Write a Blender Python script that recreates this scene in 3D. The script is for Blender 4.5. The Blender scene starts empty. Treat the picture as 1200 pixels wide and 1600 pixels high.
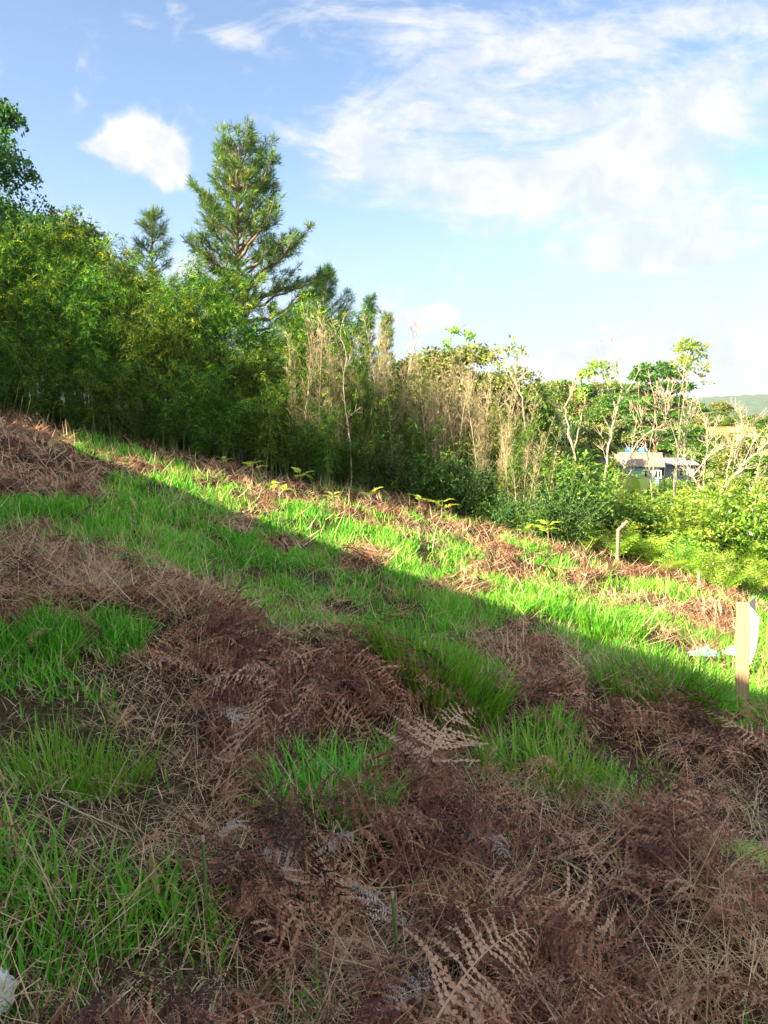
import bpy, math
import numpy as np
from math import radians as RAD, tan, sin, cos, pi

rs = np.random.default_rng(11)
SC = bpy.context.scene
COL = SC.collection

# ------------------------------------------------------------------ camera, light, sky, exposure
F = 1177.0                                   # focal length in pixels of the 1200 x 1600 photograph
CAM = np.array([0.0, 0.0, 1.6])
PITCH = math.atan(145.0 / F)
cd = bpy.data.cameras.new('camera'); cam = bpy.data.objects.new('camera', cd); COL.objects.link(cam)
cd.sensor_fit = 'HORIZONTAL'; cd.sensor_width = 36; cd.lens = 36 * F / 1200
cd.clip_start = 0.05; cd.clip_end = 9000
cam.location = CAM; cam.rotation_euler = (RAD(90) - PITCH, 0, 0)
SC.camera = cam
FWD = np.array([0, cos(PITCH), -sin(PITCH)]); UP = np.array([0, sin(PITCH), cos(PITCH)])

SUN_H = np.array([-0.86, -0.51]); SUN_H /= np.linalg.norm(SUN_H)     # horizontal direction to the sun
SUN_E = RAD(27.5)
sd = bpy.data.lights.new('sun', 'SUN'); sun = bpy.data.objects.new('sun', sd); COL.objects.link(sun)
sd.energy = 5.0; sd.angle = RAD(0.55); sd.color = (1.0, 0.83, 0.54)
from mathutils import Vector, Matrix
sun.rotation_euler = Vector((SUN_H[0] * cos(SUN_E), SUN_H[1] * cos(SUN_E), sin(SUN_E))).to_track_quat('Z', 'Y').to_euler()
sun.location = (-20, -8, 15)

SC.view_settings.view_transform = 'Standard'; SC.view_settings.look = 'None'
SC.view_settings.exposure = 2.4; SC.view_settings.gamma = 1.0; SC.view_settings.use_curve_mapping = False
SC.render.engine = 'CYCLES'
cy = SC.cycles
cy.max_bounces = 6; cy.diffuse_bounces = 4; cy.glossy_bounces = 2; cy.transmission_bounces = 3
cy.transparent_max_bounces = 4; cy.caustics_reflective = False; cy.caustics_refractive = False
cy.use_denoising = True; cy.sample_clamp_indirect = 6
try: cy.denoising_prefilter = 'ACCURATE'
except Exception: pass

W = bpy.data.worlds.new('World'); SC.world = W; W.use_nodes = True
nt = W.node_tree
for n in list(nt.nodes): nt.nodes.remove(n)

class NG:
    """small helper that writes node graphs"""
    def __init__(s, tree): s.t = tree
    def node(s, typ, **kw):
        n = s.t.nodes.new(typ)
        for k, v in kw.items(): setattr(n, k, v)
        return n
    def link(s, a, b): s.t.links.new(a, b)
    def val(s, sock, v):
        if isinstance(v, (int, float)): sock.default_value = v
        elif isinstance(v, (tuple, list)): sock.default_value = v
        else: s.link(v, sock)
    def m(s, op, a, b=0.0, c=None, clamp=False):
        n = s.node('ShaderNodeMath', operation=op); n.use_clamp = clamp
        s.val(n.inputs[0], a); s.val(n.inputs[1], b)
        if c is not None: s.val(n.inputs[2], c)
        return n.outputs[0]
    def noise(s, vec, scale, detail=4, rough=0.55, dist=0.0):
        n = s.node('ShaderNodeTexNoise'); s.link(vec, n.inputs['Vector'])
        n.inputs['Scale'].default_value = scale; n.inputs['Detail'].default_value = detail
        n.inputs['Roughness'].default_value = rough; n.inputs['Distortion'].default_value = dist
        return n.outputs['Fac']
    def ramp(s, fac, stops):
        n = s.node('ShaderNodeValToRGB'); cr = n.color_ramp
        while len(cr.elements) < len(stops): cr.elements.new(0.5)
        for e, (p, c) in zip(cr.elements, stops): e.position = p; e.color = (*c, 1) if len(c) == 3 else c
        s.link(fac, n.inputs[0]); return n.outputs[0]
    def sstep(s, x, lo, hi):
        n = s.node('ShaderNodeMapRange', interpolation_type='SMOOTHSTEP')
        s.val(n.inputs['Value'], x); n.inputs['From Min'].default_value = lo; n.inputs['From Max'].default_value = hi
        return n.outputs[0]
    def mix(s, f, a, b):
        n = s.node('ShaderNodeMix', data_type='RGBA')
        s.val(n.inputs[0], f); s.val(n.inputs[6], a); s.val(n.inputs[7], b)
        return n.outputs[2]

g = NG(nt)
sky = g.node('ShaderNodeTexSky', sky_type='NISHITA', sun_disc=False)
sky.sun_elevation = SUN_E; sky.sun_rotation = math.atan2(SUN_H[0], SUN_H[1])
sky.air_density = 1.0; sky.dust_density = 1.5; sky.ozone_density = 1.5; sky.altitude = 700
tc = g.node('ShaderNodeTexCoord')
sep = g.node('ShaderNodeSeparateXYZ'); g.link(tc.outputs['Generated'], sep.inputs[0])
ay = g.m('MAXIMUM', g.m('ABSOLUTE', sep.outputs[1]), 0.12)
U = g.m('DIVIDE', sep.outputs[0], ay); V = g.m('DIVIDE', sep.outputs[2], ay)

def uv_of(px, py):
    d = np.array([(px - 600) / F, 0, 0]) + FWD + UP * (800 - py) / F
    return d[0] / d[1], d[2] / d[1]
def blob(px, py, rx, ry, ang, amp, power=1.0):
    """a soft patch of cloud in the direction seen at that place of the sky"""
    u0, v0 = uv_of(px, py); a = RAD(ang)
    du = g.m('SUBTRACT', U, u0); dv = g.m('SUBTRACT', V, v0)
    p = g.m('ADD', g.m('MULTIPLY', du, cos(a) * F / rx), g.m('MULTIPLY', dv, sin(a) * F / rx))
    q = g.m('ADD', g.m('MULTIPLY', du, -sin(a) * F / ry), g.m('MULTIPLY', dv, cos(a) * F / ry))
    r2 = g.m('ADD', g.m('MULTIPLY', p, p), g.m('MULTIPLY', q, q))
    if power != 1.0: r2 = g.m('POWER', r2, power)
    return g.m('MULTIPLY', g.m('EXPONENT', g.m('MULTIPLY', r2, -1.0)), amp)
def total(lst):
    o = lst[0]
    for b in lst[1:]: o = g.m('ADD', o, b)
    return o
comb = g.node('ShaderNodeCombineXYZ'); g.link(U, comb.inputs[0]); g.link(V, comb.inputs[1])
mp = g.node('ShaderNodeMapping'); g.link(comb.outputs[0], mp.inputs[0])
mp.inputs['Rotation'].default_value = (0, 0, RAD(-24)); mp.inputs['Scale'].default_value = (1.0, 2.6, 1)
n_streak = g.noise(mp.outputs[0], 4.6, 11, 0.68, 0.9)
mp2 = g.node('ShaderNodeMapping'); g.link(comb.outputs[0], mp2.inputs[0])
mp2.inputs['Rotation'].default_value = (0, 0, RAD(32)); mp2.inputs['Scale'].default_value = (1.0, 2.4, 1)
n_rip = g.noise(mp2.outputs[0], 22, 7, 0.65, 0.5)
n_puff = g.noise(comb.outputs[0], 17, 9, 0.62, 0.3)
cirrus = total([
    blob(1030, 215, 270, 95, 22, 1.35), blob(820, 300, 160, 50, 8, .55), blob(600, 235, 150, 50, -3, .9),
    blob(1120, 375, 210, 55, 8, 1.15), blob(1000, 395, 90, 30, 0, .5), blob(760, 130, 300, 60, 12, .55),
    blob(540, 20, 260, 50, -6, .6), blob(370, 62, 75, 20, -14, .75), blob(1140, 20, 200, 45, 10, .7),
    blob(215, 32, 40, 13, -10, .5), blob(720, 60, 160, 60, 20, .45), blob(330, 150, 200, 14, -8, .28),
    blob(1100, 535, 240, 34, 6, 1.2), blob(1180, 585, 280, 42, 0, .9), blob(870, 575, 100, 30, 6, .55), blob(780, 190, 160, 60, 5, .5),
    blob(1075, 85, 60, 26, 10, -.6), blob(520, 120, 90, 24, 5, -.35), blob(1000, 468, 330, 24, 3, -.8), blob(640, 420, 130, 40, 0, -.4)])
cir = g.sstep(g.m('ADD', cirrus, g.m('ADD', g.m('MULTIPLY', g.m('SUBTRACT', n_streak, .5), 3.0),
              g.m('MULTIPLY', g.m('SUBTRACT', n_rip, .5), .9))), 0.28, 1.22)
cum = total([blob(225, 232, 68, 42, -8, 2.0, 1.6), blob(160, 232, 44, 14, -6, 1.1, 1.5), blob(265, 268, 30, 32, 40, 1.1, 1.5), blob(200, 208, 26, 14, 0, .5), blob(250, 214, 24, 16, 0, .5),
             blob(668, 497, 44, 22, 4, 1.7, 1.6), blob(600, 478, 50, 26, -15, .8), blob(345, 430, 60, 36, 0, .9), blob(620, 510, 70, 20, 0, .35), blob(1178, 545, 22, 8, 0, .6)])
cumf = g.sstep(g.m('ADD', cum, g.m('MULTIPLY', g.m('SUBTRACT', n_puff, .5), 3.4)), 0.2, 1.35)
# away from the view: unseen loose clouds, thickened and brightened to fill the shade
n_all = g.noise(tc.outputs['Generated'], 2.6, 8, 0.6, 0.4)
back = g.m('MULTIPLY', g.sstep(n_all, 0.40, 0.62), g.sstep(sep.outputs[1], 0.35, -0.1))
front = g.sstep(sep.outputs[1], 0.05, 0.35)
cf = g.m('MULTIPLY', g.m('MAXIMUM', g.m('MULTIPLY', cir, 0.88), cumf), front)

haze = g.sstep(sep.outputs[2], 0.32, -0.02)
base = g.node('ShaderNodeVectorMath', operation='SCALE'); g.link(sky.outputs[0], base.inputs[0]); base.inputs[3].default_value = 1.0
SKY_STR = 0.057
col = g.mix(g.m('MULTIPLY', haze, 0.85), base.outputs[0], (2.15, 2.5, 3.0, 1))
ccol = g.mix(g.sstep(n_puff, 0.36, 0.62), (2.75, 2.95, 3.3, 1), (3.5, 3.5, 3.55, 1))
col = g.mix(cf, col, ccol)
col = g.mix(g.m('MULTIPLY', back, .9), col, (8.6, 7.9, 6.6, 1))
bg = g.node('ShaderNodeBackground'); g.link(col, bg.inputs[0]); bg.inputs[1].default_value = SKY_STR
wo = g.node('ShaderNodeOutputWorld'); g.link(bg.outputs[0], wo.inputs[0])

# ------------------------------------------------------------------ pixel <-> world helpers
def at(px, py, Y):
    d = np.array([(px - 600) / F, 0, 0]) + FWD + UP * (800 - py) / F
    return CAM + d * (Y / d[1])
def proj(x, y, z):
    dx, dy, dz = x, y, z - CAM[2]
    f = np.maximum(dy * FWD[1] + dz * FWD[2], 0.05); u = dy * UP[1] + dz * UP[2]
    return 600 + F * dx / f, 800 - F * u / f
def sm(x, a, b):
    t = np.clip((x - a) / (b - a), 0, 1); return t * t * (3 - 2 * t)

# ------------------------------------------------------------------ value noise
_perm = np.random.default_rng(3).random((256, 256))
def vn(x, y):
    x = np.asarray(x, float); y = np.asarray(y, float)
    xi = np.floor(x).astype(int); yi = np.floor(y).astype(int); fx = x - xi; fy = y - yi
    fx = fx * fx * (3 - 2 * fx); fy = fy * fy * (3 - 2 * fy)
    a = _perm[xi & 255, yi & 255]; b = _perm[(xi + 1) & 255, yi & 255]
    c = _perm[xi & 255, (yi + 1) & 255]; d = _perm[(xi + 1) & 255, (yi + 1) & 255]
    return (a * (1 - fx) + b * fx) * (1 - fy) + (c * (1 - fx) + d * fx) * fy
def fbm(x, y, o=4):
    s = 0; a = 0.5; t = 0
    for k in range(o): s = s + a * vn(x * 2 ** k + 17 * k, y * 2 ** k + 5 * k); t += a; a *= .5
    return s / t

# ------------------------------------------------------------------ terrain height
def base_h(x, y):
    x = np.asarray(x, float); y = np.asarray(y, float)
    a = 0.15 + 0.085 * sm(y, 3, 12)
    xe = np.where(x < -13, -13 - 6 * (1 - np.exp(-np.minimum(-13 - x, 200).clip(0) / 10)), x)
    ye = np.clip(y, -20, 60)
    p = -a * xe - 0.026 * ye
    d = np.hypot(x, y)
    fl = -4.9 + 4.6 * sm(y, 72, 118) - 16 * sm(y, 190, 500)
    k = 1.2
    return k * np.logaddexp(p / k, fl / k)
def hit0(px, py):
    lo, hi = 0.5, 400.0
    ys = np.concatenate([np.linspace(.6, 40, 4000), np.linspace(40, 300, 2000)])
    d = np.array([(px - 600) / F, 0, 0]) + FWD + UP * (800 - py) / F
    P = CAM + d * (ys / d[1])[:, None]
    u = P[:, 2] < base_h(P[:, 0], P[:, 1])
    k = np.argmax(u) if u.any() else len(ys) - 1
    return P[k]
_m = []
for (px, py, r, h) in [(430, 1075, .75, .20), (620, 1120, .5, .12), (560, 1150, .5, .10), (1000, 1110, .6, .16), (860, 1120, .5, .10), (700, 1330, .45, .12),
                       (980, 1340, .55, .16), (1120, 1500, .5, .16), (850, 1480, .3, .08), (430, 1340, .35, .06), (150, 990, .8, .18), (60, 900, .8, .15),
                       (60, 720, 1.5, .25), (660, 860, 1., .06), (830, 870, 1.2, .10), (1060, 950, 1.2, .18), (600, 790, 1.3, .12), (1160, 1230, .5, .14),
                       (440, 1190, .30, -.12), (520, 1450, .22, -.10), (930, 1440, .20, -.10), (840, 1450, .2, -.08), (240, 1200, .3, -.05), (700, 1180, .25, -.06)]:
    q = hit0(px, py); _m.append((q[0], q[1], r, h))
def ground(x, y):
    x = np.asarray(x, float); y = np.asarray(y, float)
    z = base_h(x, y)
    d = np.hypot(x, y)
    near = 1 - sm(d, 30, 60)
    z = z + near * ((fbm(x * .9 + 4, y * .9, 3) - .5) * .22 + (fbm(x * 3.1, y * 3.1 + 9, 3) - .5) * .20)
    z = z + (fbm(x * .02, y * .02 + 3, 3) - .5) * 5 * sm(d, 90, 200)
    for (mx, my, r, h) in _m: z = z + h * np.exp(-((x - mx) ** 2 + (y - my) ** 2) / r ** 2)
    return z
def grad(x, y):
    e = .12
    return (ground(x + e, y) - ground(x - e, y)) / (2 * e), (ground(x, y + e) - ground(x, y - e)) / (2 * e)
def hit(px, py):
    ys = np.concatenate([np.linspace(.6, 40, 6000), np.linspace(40, 300, 2000)])
    d = np.array([(px - 600) / F, 0, 0]) + FWD + UP * (800 - py) / F
    P = CAM + d * (ys / d[1])[:, None]
    u = P[:, 2] < ground(P[:, 0], P[:, 1])
    k = np.argmax(u) if u.any() else len(ys) - 1
    return P[k]
def onground(x, y): return np.array([x, y, float(ground(x, y))])

# ------------------------------------------------------------------ where grass grows and where bracken lies dead (a map of the field)
def inpoly(px, py, poly):
    ins = np.zeros(px.shape, bool); n = len(poly)
    for i in range(n):
        x1, y1 = poly[i]; x2, y2 = poly[(i + 1) % n]
        c = ((y1 > py) != (y2 > py)) & (px < (x2 - x1) * (py - y1) / ((y2 - y1) + 1e-9) + x1)
        ins ^= c
    return ins
GRASS = [[(60, 690), (140, 680), (330, 745), (470, 790), (620, 850), (760, 905), (860, 930), (1010, 1000), (1060, 1020), (1130, 950), (1210, 930), (1215, 1190), (1080, 1165), (1030, 1130),
          (960, 1060), (850, 1000), (800, 960), (740, 990), (640, 985), (560, 1040), (400, 1010), (370, 930), (290, 925), (200, 905), (150, 880), (-80, 880), (-80, 760), (60, 790), (170, 790), (110, 720)],
         [(575, 1010), (640, 985), (740, 990), (790, 1050), (770, 1085), (690, 1105), (600, 1085)],
         [(-200, 1020), (80, 1020), (150, 1090), (190, 1180), (240, 1260), (200, 1340), (290, 1430), (330, 1510), (470, 1545), (500, 1700), (-200, 1700)],
         [(420, 1205), (570, 1180), (620, 1235), (580, 1290), (430, 1295)],
         [(690, 1180), (840, 1160), (960, 1180), (1030, 1215), (1000, 1270), (860, 1262), (740, 1240)],
         [(1150, 1150), (1250, 1150), (1250, 1230), (1170, 1220)], [(1120, 1370), (1300, 1330), (1300, 1500), (1190, 1480)],
         [(-500, -500), (-501, -500), (-500, -501)], [(130, 1010), (260, 1020), (240, 1070), (170, 1060)]]
BROWN = [(190, 745, 75, 17), (405, 803, 40, 10), (560, 878, 45, 20), (710, 925, 65, 17), (270, 800, 35, 6), (440, 858, 40, 10), (375, 825, 30, 14), (100, 770, 60, 25),
         (780, 1015, 60, 22), (430, 780, 60, 12), (650, 840, 50, 10), (330, 760, 40, 8), (1090, 1030, 30, 14), (520, 955, 40, 8), (40, 860, 50, 30), (1160, 960, 60, 14)]
def grassw(x, y, z=None):
    """1 = grass, 0 = dead bracken"""
    x = np.asarray(x, float); y = np.asarray(y, float)
    if z is None: z = base_h(x, y)
    px, py = proj(x, y, z)
    sc = np.clip(F / np.maximum(y, 1) * .10, 3, 40)
    jx = ((fbm(x * 2.2, y * 2.2, 3) - .5) * 3.4 + (fbm(x * 9, y * 9, 2) - .5) * 2.4) * sc; jy = (fbm(x * 2.2 + 40, y * 2.2, 3) - .5) * 1.6 * sc
    qx, qy = px + jx, py + jy
    m = np.zeros(px.shape, bool)
    for p in GRASS: m |= inpoly(qx, qy, p)
    for (cx, cy_, rx, ry) in BROWN: m &= ~((((qx - cx) / rx) ** 2 + ((qy - cy_) / ry) ** 2) < 1)
    mixz = inpoly(px + jx * .4, py + jy * .4, [(440, 770), (620, 800), (800, 850), (950, 895), (1160, 945), (1150, 1020), (1000, 990), (860, 925), (760, 895), (620, 840)])
    m = np.where(mixz, fbm(x * 1.5 + 5, y * 1.5, 4) > .54, m)
    m = np.where((y > edge_y(x) - 2.7 + 1.6 * (fbm(x * 2, y * 2, 2) - .5)) & (px > 400) & (px < 1000), fbm(x * 2.5, y * 2.5 + 9, 2) > .62, m)
    out = (px < -40) | (px > 1240) | (py > 1650) | (y < 1)
    m = np.where(out, fbm(x * .7, y * .7 + 30, 3) > .5, m)
    return m.astype(float)

# ------------------------------------------------------------------ mesh builder
class B:
    def __init__(s): s.v = []; s.q = []; s.r = []; s.n = 0
    def add(s, Vv, Q, r=0.5):
        Vv = np.asarray(Vv, float).reshape(-1, 3); Q = np.asarray(Q, int).reshape(-1, 4)
        s.v.append(Vv); s.q.append(Q + s.n)
        s.r.append(np.broadcast_to(np.asarray(r, float), (len(Vv),)) if np.ndim(r) < 1 else np.asarray(r, float))
        s.n += len(Vv)
    def arr(s): return np.concatenate(s.v), np.concatenate(s.q), np.concatenate(s.r)
def to_obj(name, b, mat, parent=None, smooth=False, loc=None):
    Vv, Q, r = b.arr() if isinstance(b, B) else b
    me = bpy.data.meshes.new(name)
    me.vertices.add(len(Vv)); me.vertices.foreach_set('co', Vv.astype(np.float32).ravel())
    me.loops.add(len(Q) * 4); me.loops.foreach_set('vertex_index', Q.astype(np.int32).ravel())
    me.polygons.add(len(Q)); me.polygons.foreach_set('loop_start', np.arange(0, len(Q) * 4, 4, dtype=np.int32))
    me.polygons.foreach_set('use_smooth', np.full(len(Q), smooth))
    at_ = me.attributes.new('rnd', 'FLOAT', 'POINT'); at_.data.foreach_set('value', r.astype(np.float32))
    me.update(calc_edges=True); me.materials.append(mat)
    o = bpy.data.objects.new(name, me); COL.objects.link(o)
    if parent is not None: o.parent = parent
    if loc is not None: o.location = loc
    return o
def empty(name, loc, label, cat, group=None, rz=0.0, sc=1.0):
    o = bpy.data.objects.new(name, None); COL.objects.link(o); o.empty_display_size = .2
    o.location = tuple(loc); o.rotation_euler = (0, 0, rz); o.scale = (sc, sc, sc) if np.ndim(sc) == 0 else tuple(sc)
    o['label'] = label; o['category'] = cat
    if group: o['group'] = group
    return o
def tag(o, label=None, cat=None, group=None, kind=None):
    for k, v in (('label', label), ('category', cat), ('group', group), ('kind', kind)):
        if v: o[k] = v
    return o
def copy_thing(root, loc, rz, sc, label, group=None):
    r = root.copy(); COL.objects.link(r); r.location = tuple(loc); r.rotation_euler = (0, 0, rz)
    r.scale = (sc, sc, sc) if np.ndim(sc) == 0 else tuple(sc)
    r['label'] = label
    if group: r['group'] = group
    for ch in list(root.children):
        c = ch.copy(); COL.objects.link(c); c.parent = r
        for gch in list(ch.children):
            d = gch.copy(); COL.objects.link(d); d.parent = c
    return r
def norm(a): return a / np.maximum(np.linalg.norm(a, axis=-1, keepdims=True), 1e-9)
def tube(b, pts, rad, sides=6, r=0.5, cap=True):
    pts = np.asarray(pts, float); n = len(pts); rad = np.broadcast_to(np.asarray(rad, float), (n,))
    T = norm(np.gradient(pts, axis=0)); ref = np.array([1., 0, 0]) if abs(T[0][0]) < .8 else np.array([0, 1., 0])
    N = norm(np.cross(T[0], ref)); rows = []
    an = np.arange(sides) * 2 * pi / sides
    for i in range(n):
        N = N - T[i] * np.dot(N, T[i]); N = N / max(np.linalg.norm(N), 1e-9); Bn = np.cross(T[i], N)
        rows.append(pts[i] + rad[i] * (np.cos(an)[:, None] * N + np.sin(an)[:, None] * Bn))
    Vv = np.concatenate(rows); j = np.arange(sides); Q = []
    for i in range(n - 1): Q.append(np.stack([i * sides + j, i * sides + (j + 1) % sides, (i + 1) * sides + (j + 1) % sides, (i + 1) * sides + j], 1))
    if cap and sides in (4, 6):
        for st in (0, (n - 1) * sides):
            Q.append(np.array([[st, st + 1, st + 2, st + 3]] + ([[st, st + 3, st + 4, st + 5]] if sides == 6 else [])))
    b.add(Vv, np.concatenate(Q), r)
def spline(P, n=12):
    P = np.asarray(P, float)
    if len(P) < 3: return np.linspace(P[0], P[-1], n)
    d = np.concatenate([[0], np.cumsum(np.linalg.norm(np.diff(P, axis=0), axis=1))]); t = np.linspace(0, d[-1], n)
    out = []
    Pm = np.vstack([2 * P[0] - P[1], P, 2 * P[-1] - P[-2]])
    for s in t:
        i = min(max(np.searchsorted(d, s) - 1, 0), len(P) - 2); u = (s - d[i]) / max(d[i + 1] - d[i], 1e-9)
        p0, p1, p2, p3 = Pm[i], Pm[i + 1], Pm[i + 2], Pm[i + 3]
        out.append(.5 * (2 * p1 + (p2 - p0) * u + (2 * p0 - 5 * p1 + 4 * p2 - p3) * u * u + (3 * p1 - p0 - 3 * p2 + p3) * u ** 3))
    return np.array(out)
def leaves(b, P, D, S, L, Wd, r):
    """one four-cornered leaf per row: base P, direction D, side S"""
    L = np.asarray(L).reshape(-1, 1); Wd = np.asarray(Wd).reshape(-1, 1)
    mid = P + D * L * .45
    Vv = np.stack([P, mid + S * Wd * .5, P + D * L, mid - S * Wd * .5], 1)
    n = len(P); Q = np.arange(n * 4).reshape(n, 4)
    b.add(Vv, Q, np.repeat(np.broadcast_to(r, (n,)), 4))
def rdir(n, g_=rs): return norm(g_.normal(size=(n, 3)))
def perp(D, g_=rs): return norm(np.cross(D, rdir(len(D), g_)))
def blades(b, P, az, L, Wd, lean, curve, seg=3, r=0.5, twist=0.6):
    n = len(P); t = np.linspace(0, 1, seg + 1)
    L, Wd, lean, curve, az = [np.broadcast_to(a, (n,)) for a in (L, Wd, lean, curve, az)]
    th = lean[:, None] + curve[:, None] * t[None, :]
    st = L[:, None] / seg
    hh = np.concatenate([np.zeros((n, 1)), np.cumsum(np.sin(th[:, :-1] * .5 + th[:, 1:] * .5) * st, 1)], 1)
    zz = np.concatenate([np.zeros((n, 1)), np.cumsum(np.cos(th[:, :-1] * .5 + th[:, 1:] * .5) * st, 1)], 1)
    c = P[:, None, :] + np.stack([hh * np.cos(az)[:, None], hh * np.sin(az)[:, None], zz], 2)
    w = Wd[:, None] * np.clip(1.02 - t[None, :] ** 1.8, .04, 1) * .5 * np.where(t < .01, .7, 1)
    a2 = az + pi / 2 + rs.uniform(-twist, twist, n)
    side = np.stack([np.cos(a2), np.sin(a2), np.zeros(n)], 1)
    Vv = np.stack([c - side[:, None] * w[..., None], c + side[:, None] * w[..., None]], 2)       # n, seg+1, 2, 3
    base = (np.arange(n) * (seg + 1) * 2)[:, None, None]; i = np.arange(seg)[None, :, None] * 2
    Q = base + i + np.array([0, 1, 3, 2])[None, None, :]
    b.add(Vv, Q, np.repeat(np.broadcast_to(r, (n,)), (seg + 1) * 2))
def box(b, c, s, rz=0.0, r=0.5, bev=0.0):
    c = np.asarray(c, float); s = np.asarray(s, float) / 2
    k = np.array([[-1, -1, -1], [1, -1, -1], [1, 1, -1], [-1, 1, -1], [-1, -1, 1], [1, -1, 1], [1, 1, 1], [-1, 1, 1]]) * s
    ca, sa = cos(rz), sin(rz); k = k @ np.array([[ca, sa, 0], [-sa, ca, 0], [0, 0, 1]])
    b.add(k + c, [[0, 3, 2, 1], [4, 5, 6, 7], [0, 1, 5, 4], [1, 2, 6, 5], [2, 3, 7, 6], [3, 0, 4, 7]], r)

# ------------------------------------------------------------------ materials
def leafmat(name, stops, trans=.4, gloss=.06, rough=.45):
    m_ = bpy.data.materials.new(name); m_.use_nodes = True; t = m_.node_tree
    for n in list(t.nodes): t.nodes.remove(n)
    q = NG(t); a = q.node('ShaderNodeAttribute', attribute_name='rnd')
    c = q.ramp(a.outputs['Fac'], stops)
    oi = q.node('ShaderNodeObjectInfo')
    hs = q.node('ShaderNodeHueSaturation'); q.link(c, hs.inputs['Color'])
    q.link(q.m('MULTIPLY_ADD', oi.outputs['Random'], .05, .475), hs.inputs['Hue'])
    q.link(q.m('MULTIPLY_ADD', oi.outputs['Random'], .35, .83), hs.inputs['Value'])
    c = hs.outputs[0]
    d = q.node('ShaderNodeBsdfDiffuse'); q.link(c, d.inputs[0])
    tr = q.node('ShaderNodeBsdfTranslucent'); q.link(c, tr.inputs[0])
    mx = q.node('ShaderNodeMixShader'); mx.inputs[0].default_value = trans; q.link(d.outputs[0], mx.inputs[1]); q.link(tr.outputs[0], mx.inputs[2])
    gl = q.node('ShaderNodeBsdfGlossy'); gl.inputs['Roughness'].default_value = rough; gl.inputs['Color'].default_value = (.9, .95, 1, 1)
    m2 = q.node('ShaderNodeMixShader'); m2.inputs[0].default_value = gloss; q.link(mx.outputs[0], m2.inputs[1]); q.link(gl.outputs[0], m2.inputs[2])
    o = q.node('ShaderNodeOutputMaterial'); q.link(m2.outputs[0], o.inputs[0])
    return m_
def surf(name, c1, c2, scale=8, rough=.85, stretch=(1, 1, 1), bump=.3, c3=None, metal=0.0, detail=6):
    m_ = bpy.data.materials.new(name); m_.use_nodes = True; t = m_.node_tree; q = NG(t)
    p = t.nodes['Principled BSDF']; tcn = q.node('ShaderNodeTexCoord'); mpn = q.node('ShaderNodeMapping')
    q.link(tcn.outputs['Object'], mpn.inputs[0]); mpn.inputs['Scale'].default_value = stretch
    f = q.noise(mpn.outputs[0], scale, detail, .6, .3)
    st = [(.3, c1), (.7, c2)] if c3 is None else [(.25, c1), (.5, c2), (.75, c3)]
    q.link(q.ramp(f, st), p.inputs['Base Color']); p.inputs['Roughness'].default_value = rough; p.inputs['Metallic'].default_value = metal
    if bump:
        bn = q.node('ShaderNodeBump'); bn.inputs['Strength'].default_value = bump; bn.inputs['Distance'].default_value = .02
        q.link(f, bn.inputs['Height']); q.link(bn.outputs[0], p.inputs['Normal'])
    return m_

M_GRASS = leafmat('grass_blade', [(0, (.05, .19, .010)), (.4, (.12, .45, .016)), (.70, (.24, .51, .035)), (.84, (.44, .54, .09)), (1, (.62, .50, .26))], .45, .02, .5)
M_STRAW = leafmat('dry_straw', [(0, (.20, .11, .07)), (.4, (.42, .26, .16)), (.8, (.60, .46, .30)), (1, (.72, .64, .52))], .2, .03, .6)
M_DEAD = leafmat('dead_bracken_leaf', [(0, (.08, .04, .026)), (.35, (.175, .085, .042)), (.6, (.35, .185, .092)), (.8, (.52, .33, .18)), (.95, (.60, .42, .25)), (1, (.58, .44, .29))], .3, .02, .6)
M_PALE = leafmat('bleached_frond', [(0, (.22, .17, .14)), (.5, (.36, .30, .26)), (1, (.50, .45, .41))], .2, .03, .6)
M_BAMB = leafmat('bamboo_leaf', [(0, (.012, .045, .010)), (.4, (.026, .095, .011)), (.75, (.20, .42, .025)), (1, (.56, .64, .05))], .48, .02, .45)
M_DRYB = leafmat('dry_bamboo_leaf', [(0, (.20, .16, .09)), (.5, (.33, .27, .15)), (1, (.46, .40, .24))], .3, .03, .5)
M_PINE = leafmat('pine_needle', [(0, (.03, .085, .028)), (.5, (.09, .20, .035)), (.85, (.24, .36, .05)), (1, (.36, .32, .07))], .3, .015, .6)
M_BROAD = leafmat('broad_leaf', [(0, (.035, .10, .018)), (.5, (.10, .21, .03)), (.9, (.22, .34, .045)), (1, (.40, .42, .08))], .35, .03, .45)
M_OLIVE = leafmat('olive_leaf', [(0, (.07, .11, .03)), (.5, (.19, .24, .06)), (1, (.40, .40, .13))], .3, .02, .5)
M_LIME = leafmat('lime_leaf', [(0, (.08, .21, .02)), (.5, (.26, .43, .04)), (1, (.52, .58, .08))], .5, .05, .4)
M_FERN = leafmat('green_fern_leaf', [(0, (.08, .22, .02)), (.5, (.23, .42, .035)), (1, (.50, .57, .07))], .45, .04, .45)
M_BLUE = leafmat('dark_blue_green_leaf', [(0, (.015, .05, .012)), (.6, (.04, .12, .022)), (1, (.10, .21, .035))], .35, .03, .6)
M_BARK = surf('brown_bark', (.10, .065, .04), (.26, .17, .11), 9, .95, (1, 1, .3), .6)
M_PBARK = surf('pine_bark', (.11, .07, .05), (.25, .17, .115), 7, .95, (1, 1, .25), .6)
M_PALEB = surf('pale_bark', (.20, .16, .12), (.46, .38, .29), 9, .9, (1, 1, .4), .5, (.34, .28, .21))
M_DARKB = surf('charred_bark', (.035, .028, .025), (.14, .10, .08), 6, .95, (1, 1, .3), .5)
M_CULM = surf('green_culm', (.07, .12, .035), (.16, .20, .07), 3, .5, (1, 1, .2), .05)
M_TANC = surf('tan_culm', (.27, .22, .13), (.43, .36, .23), 3, .6, (1, 1, .2), .05)
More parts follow.
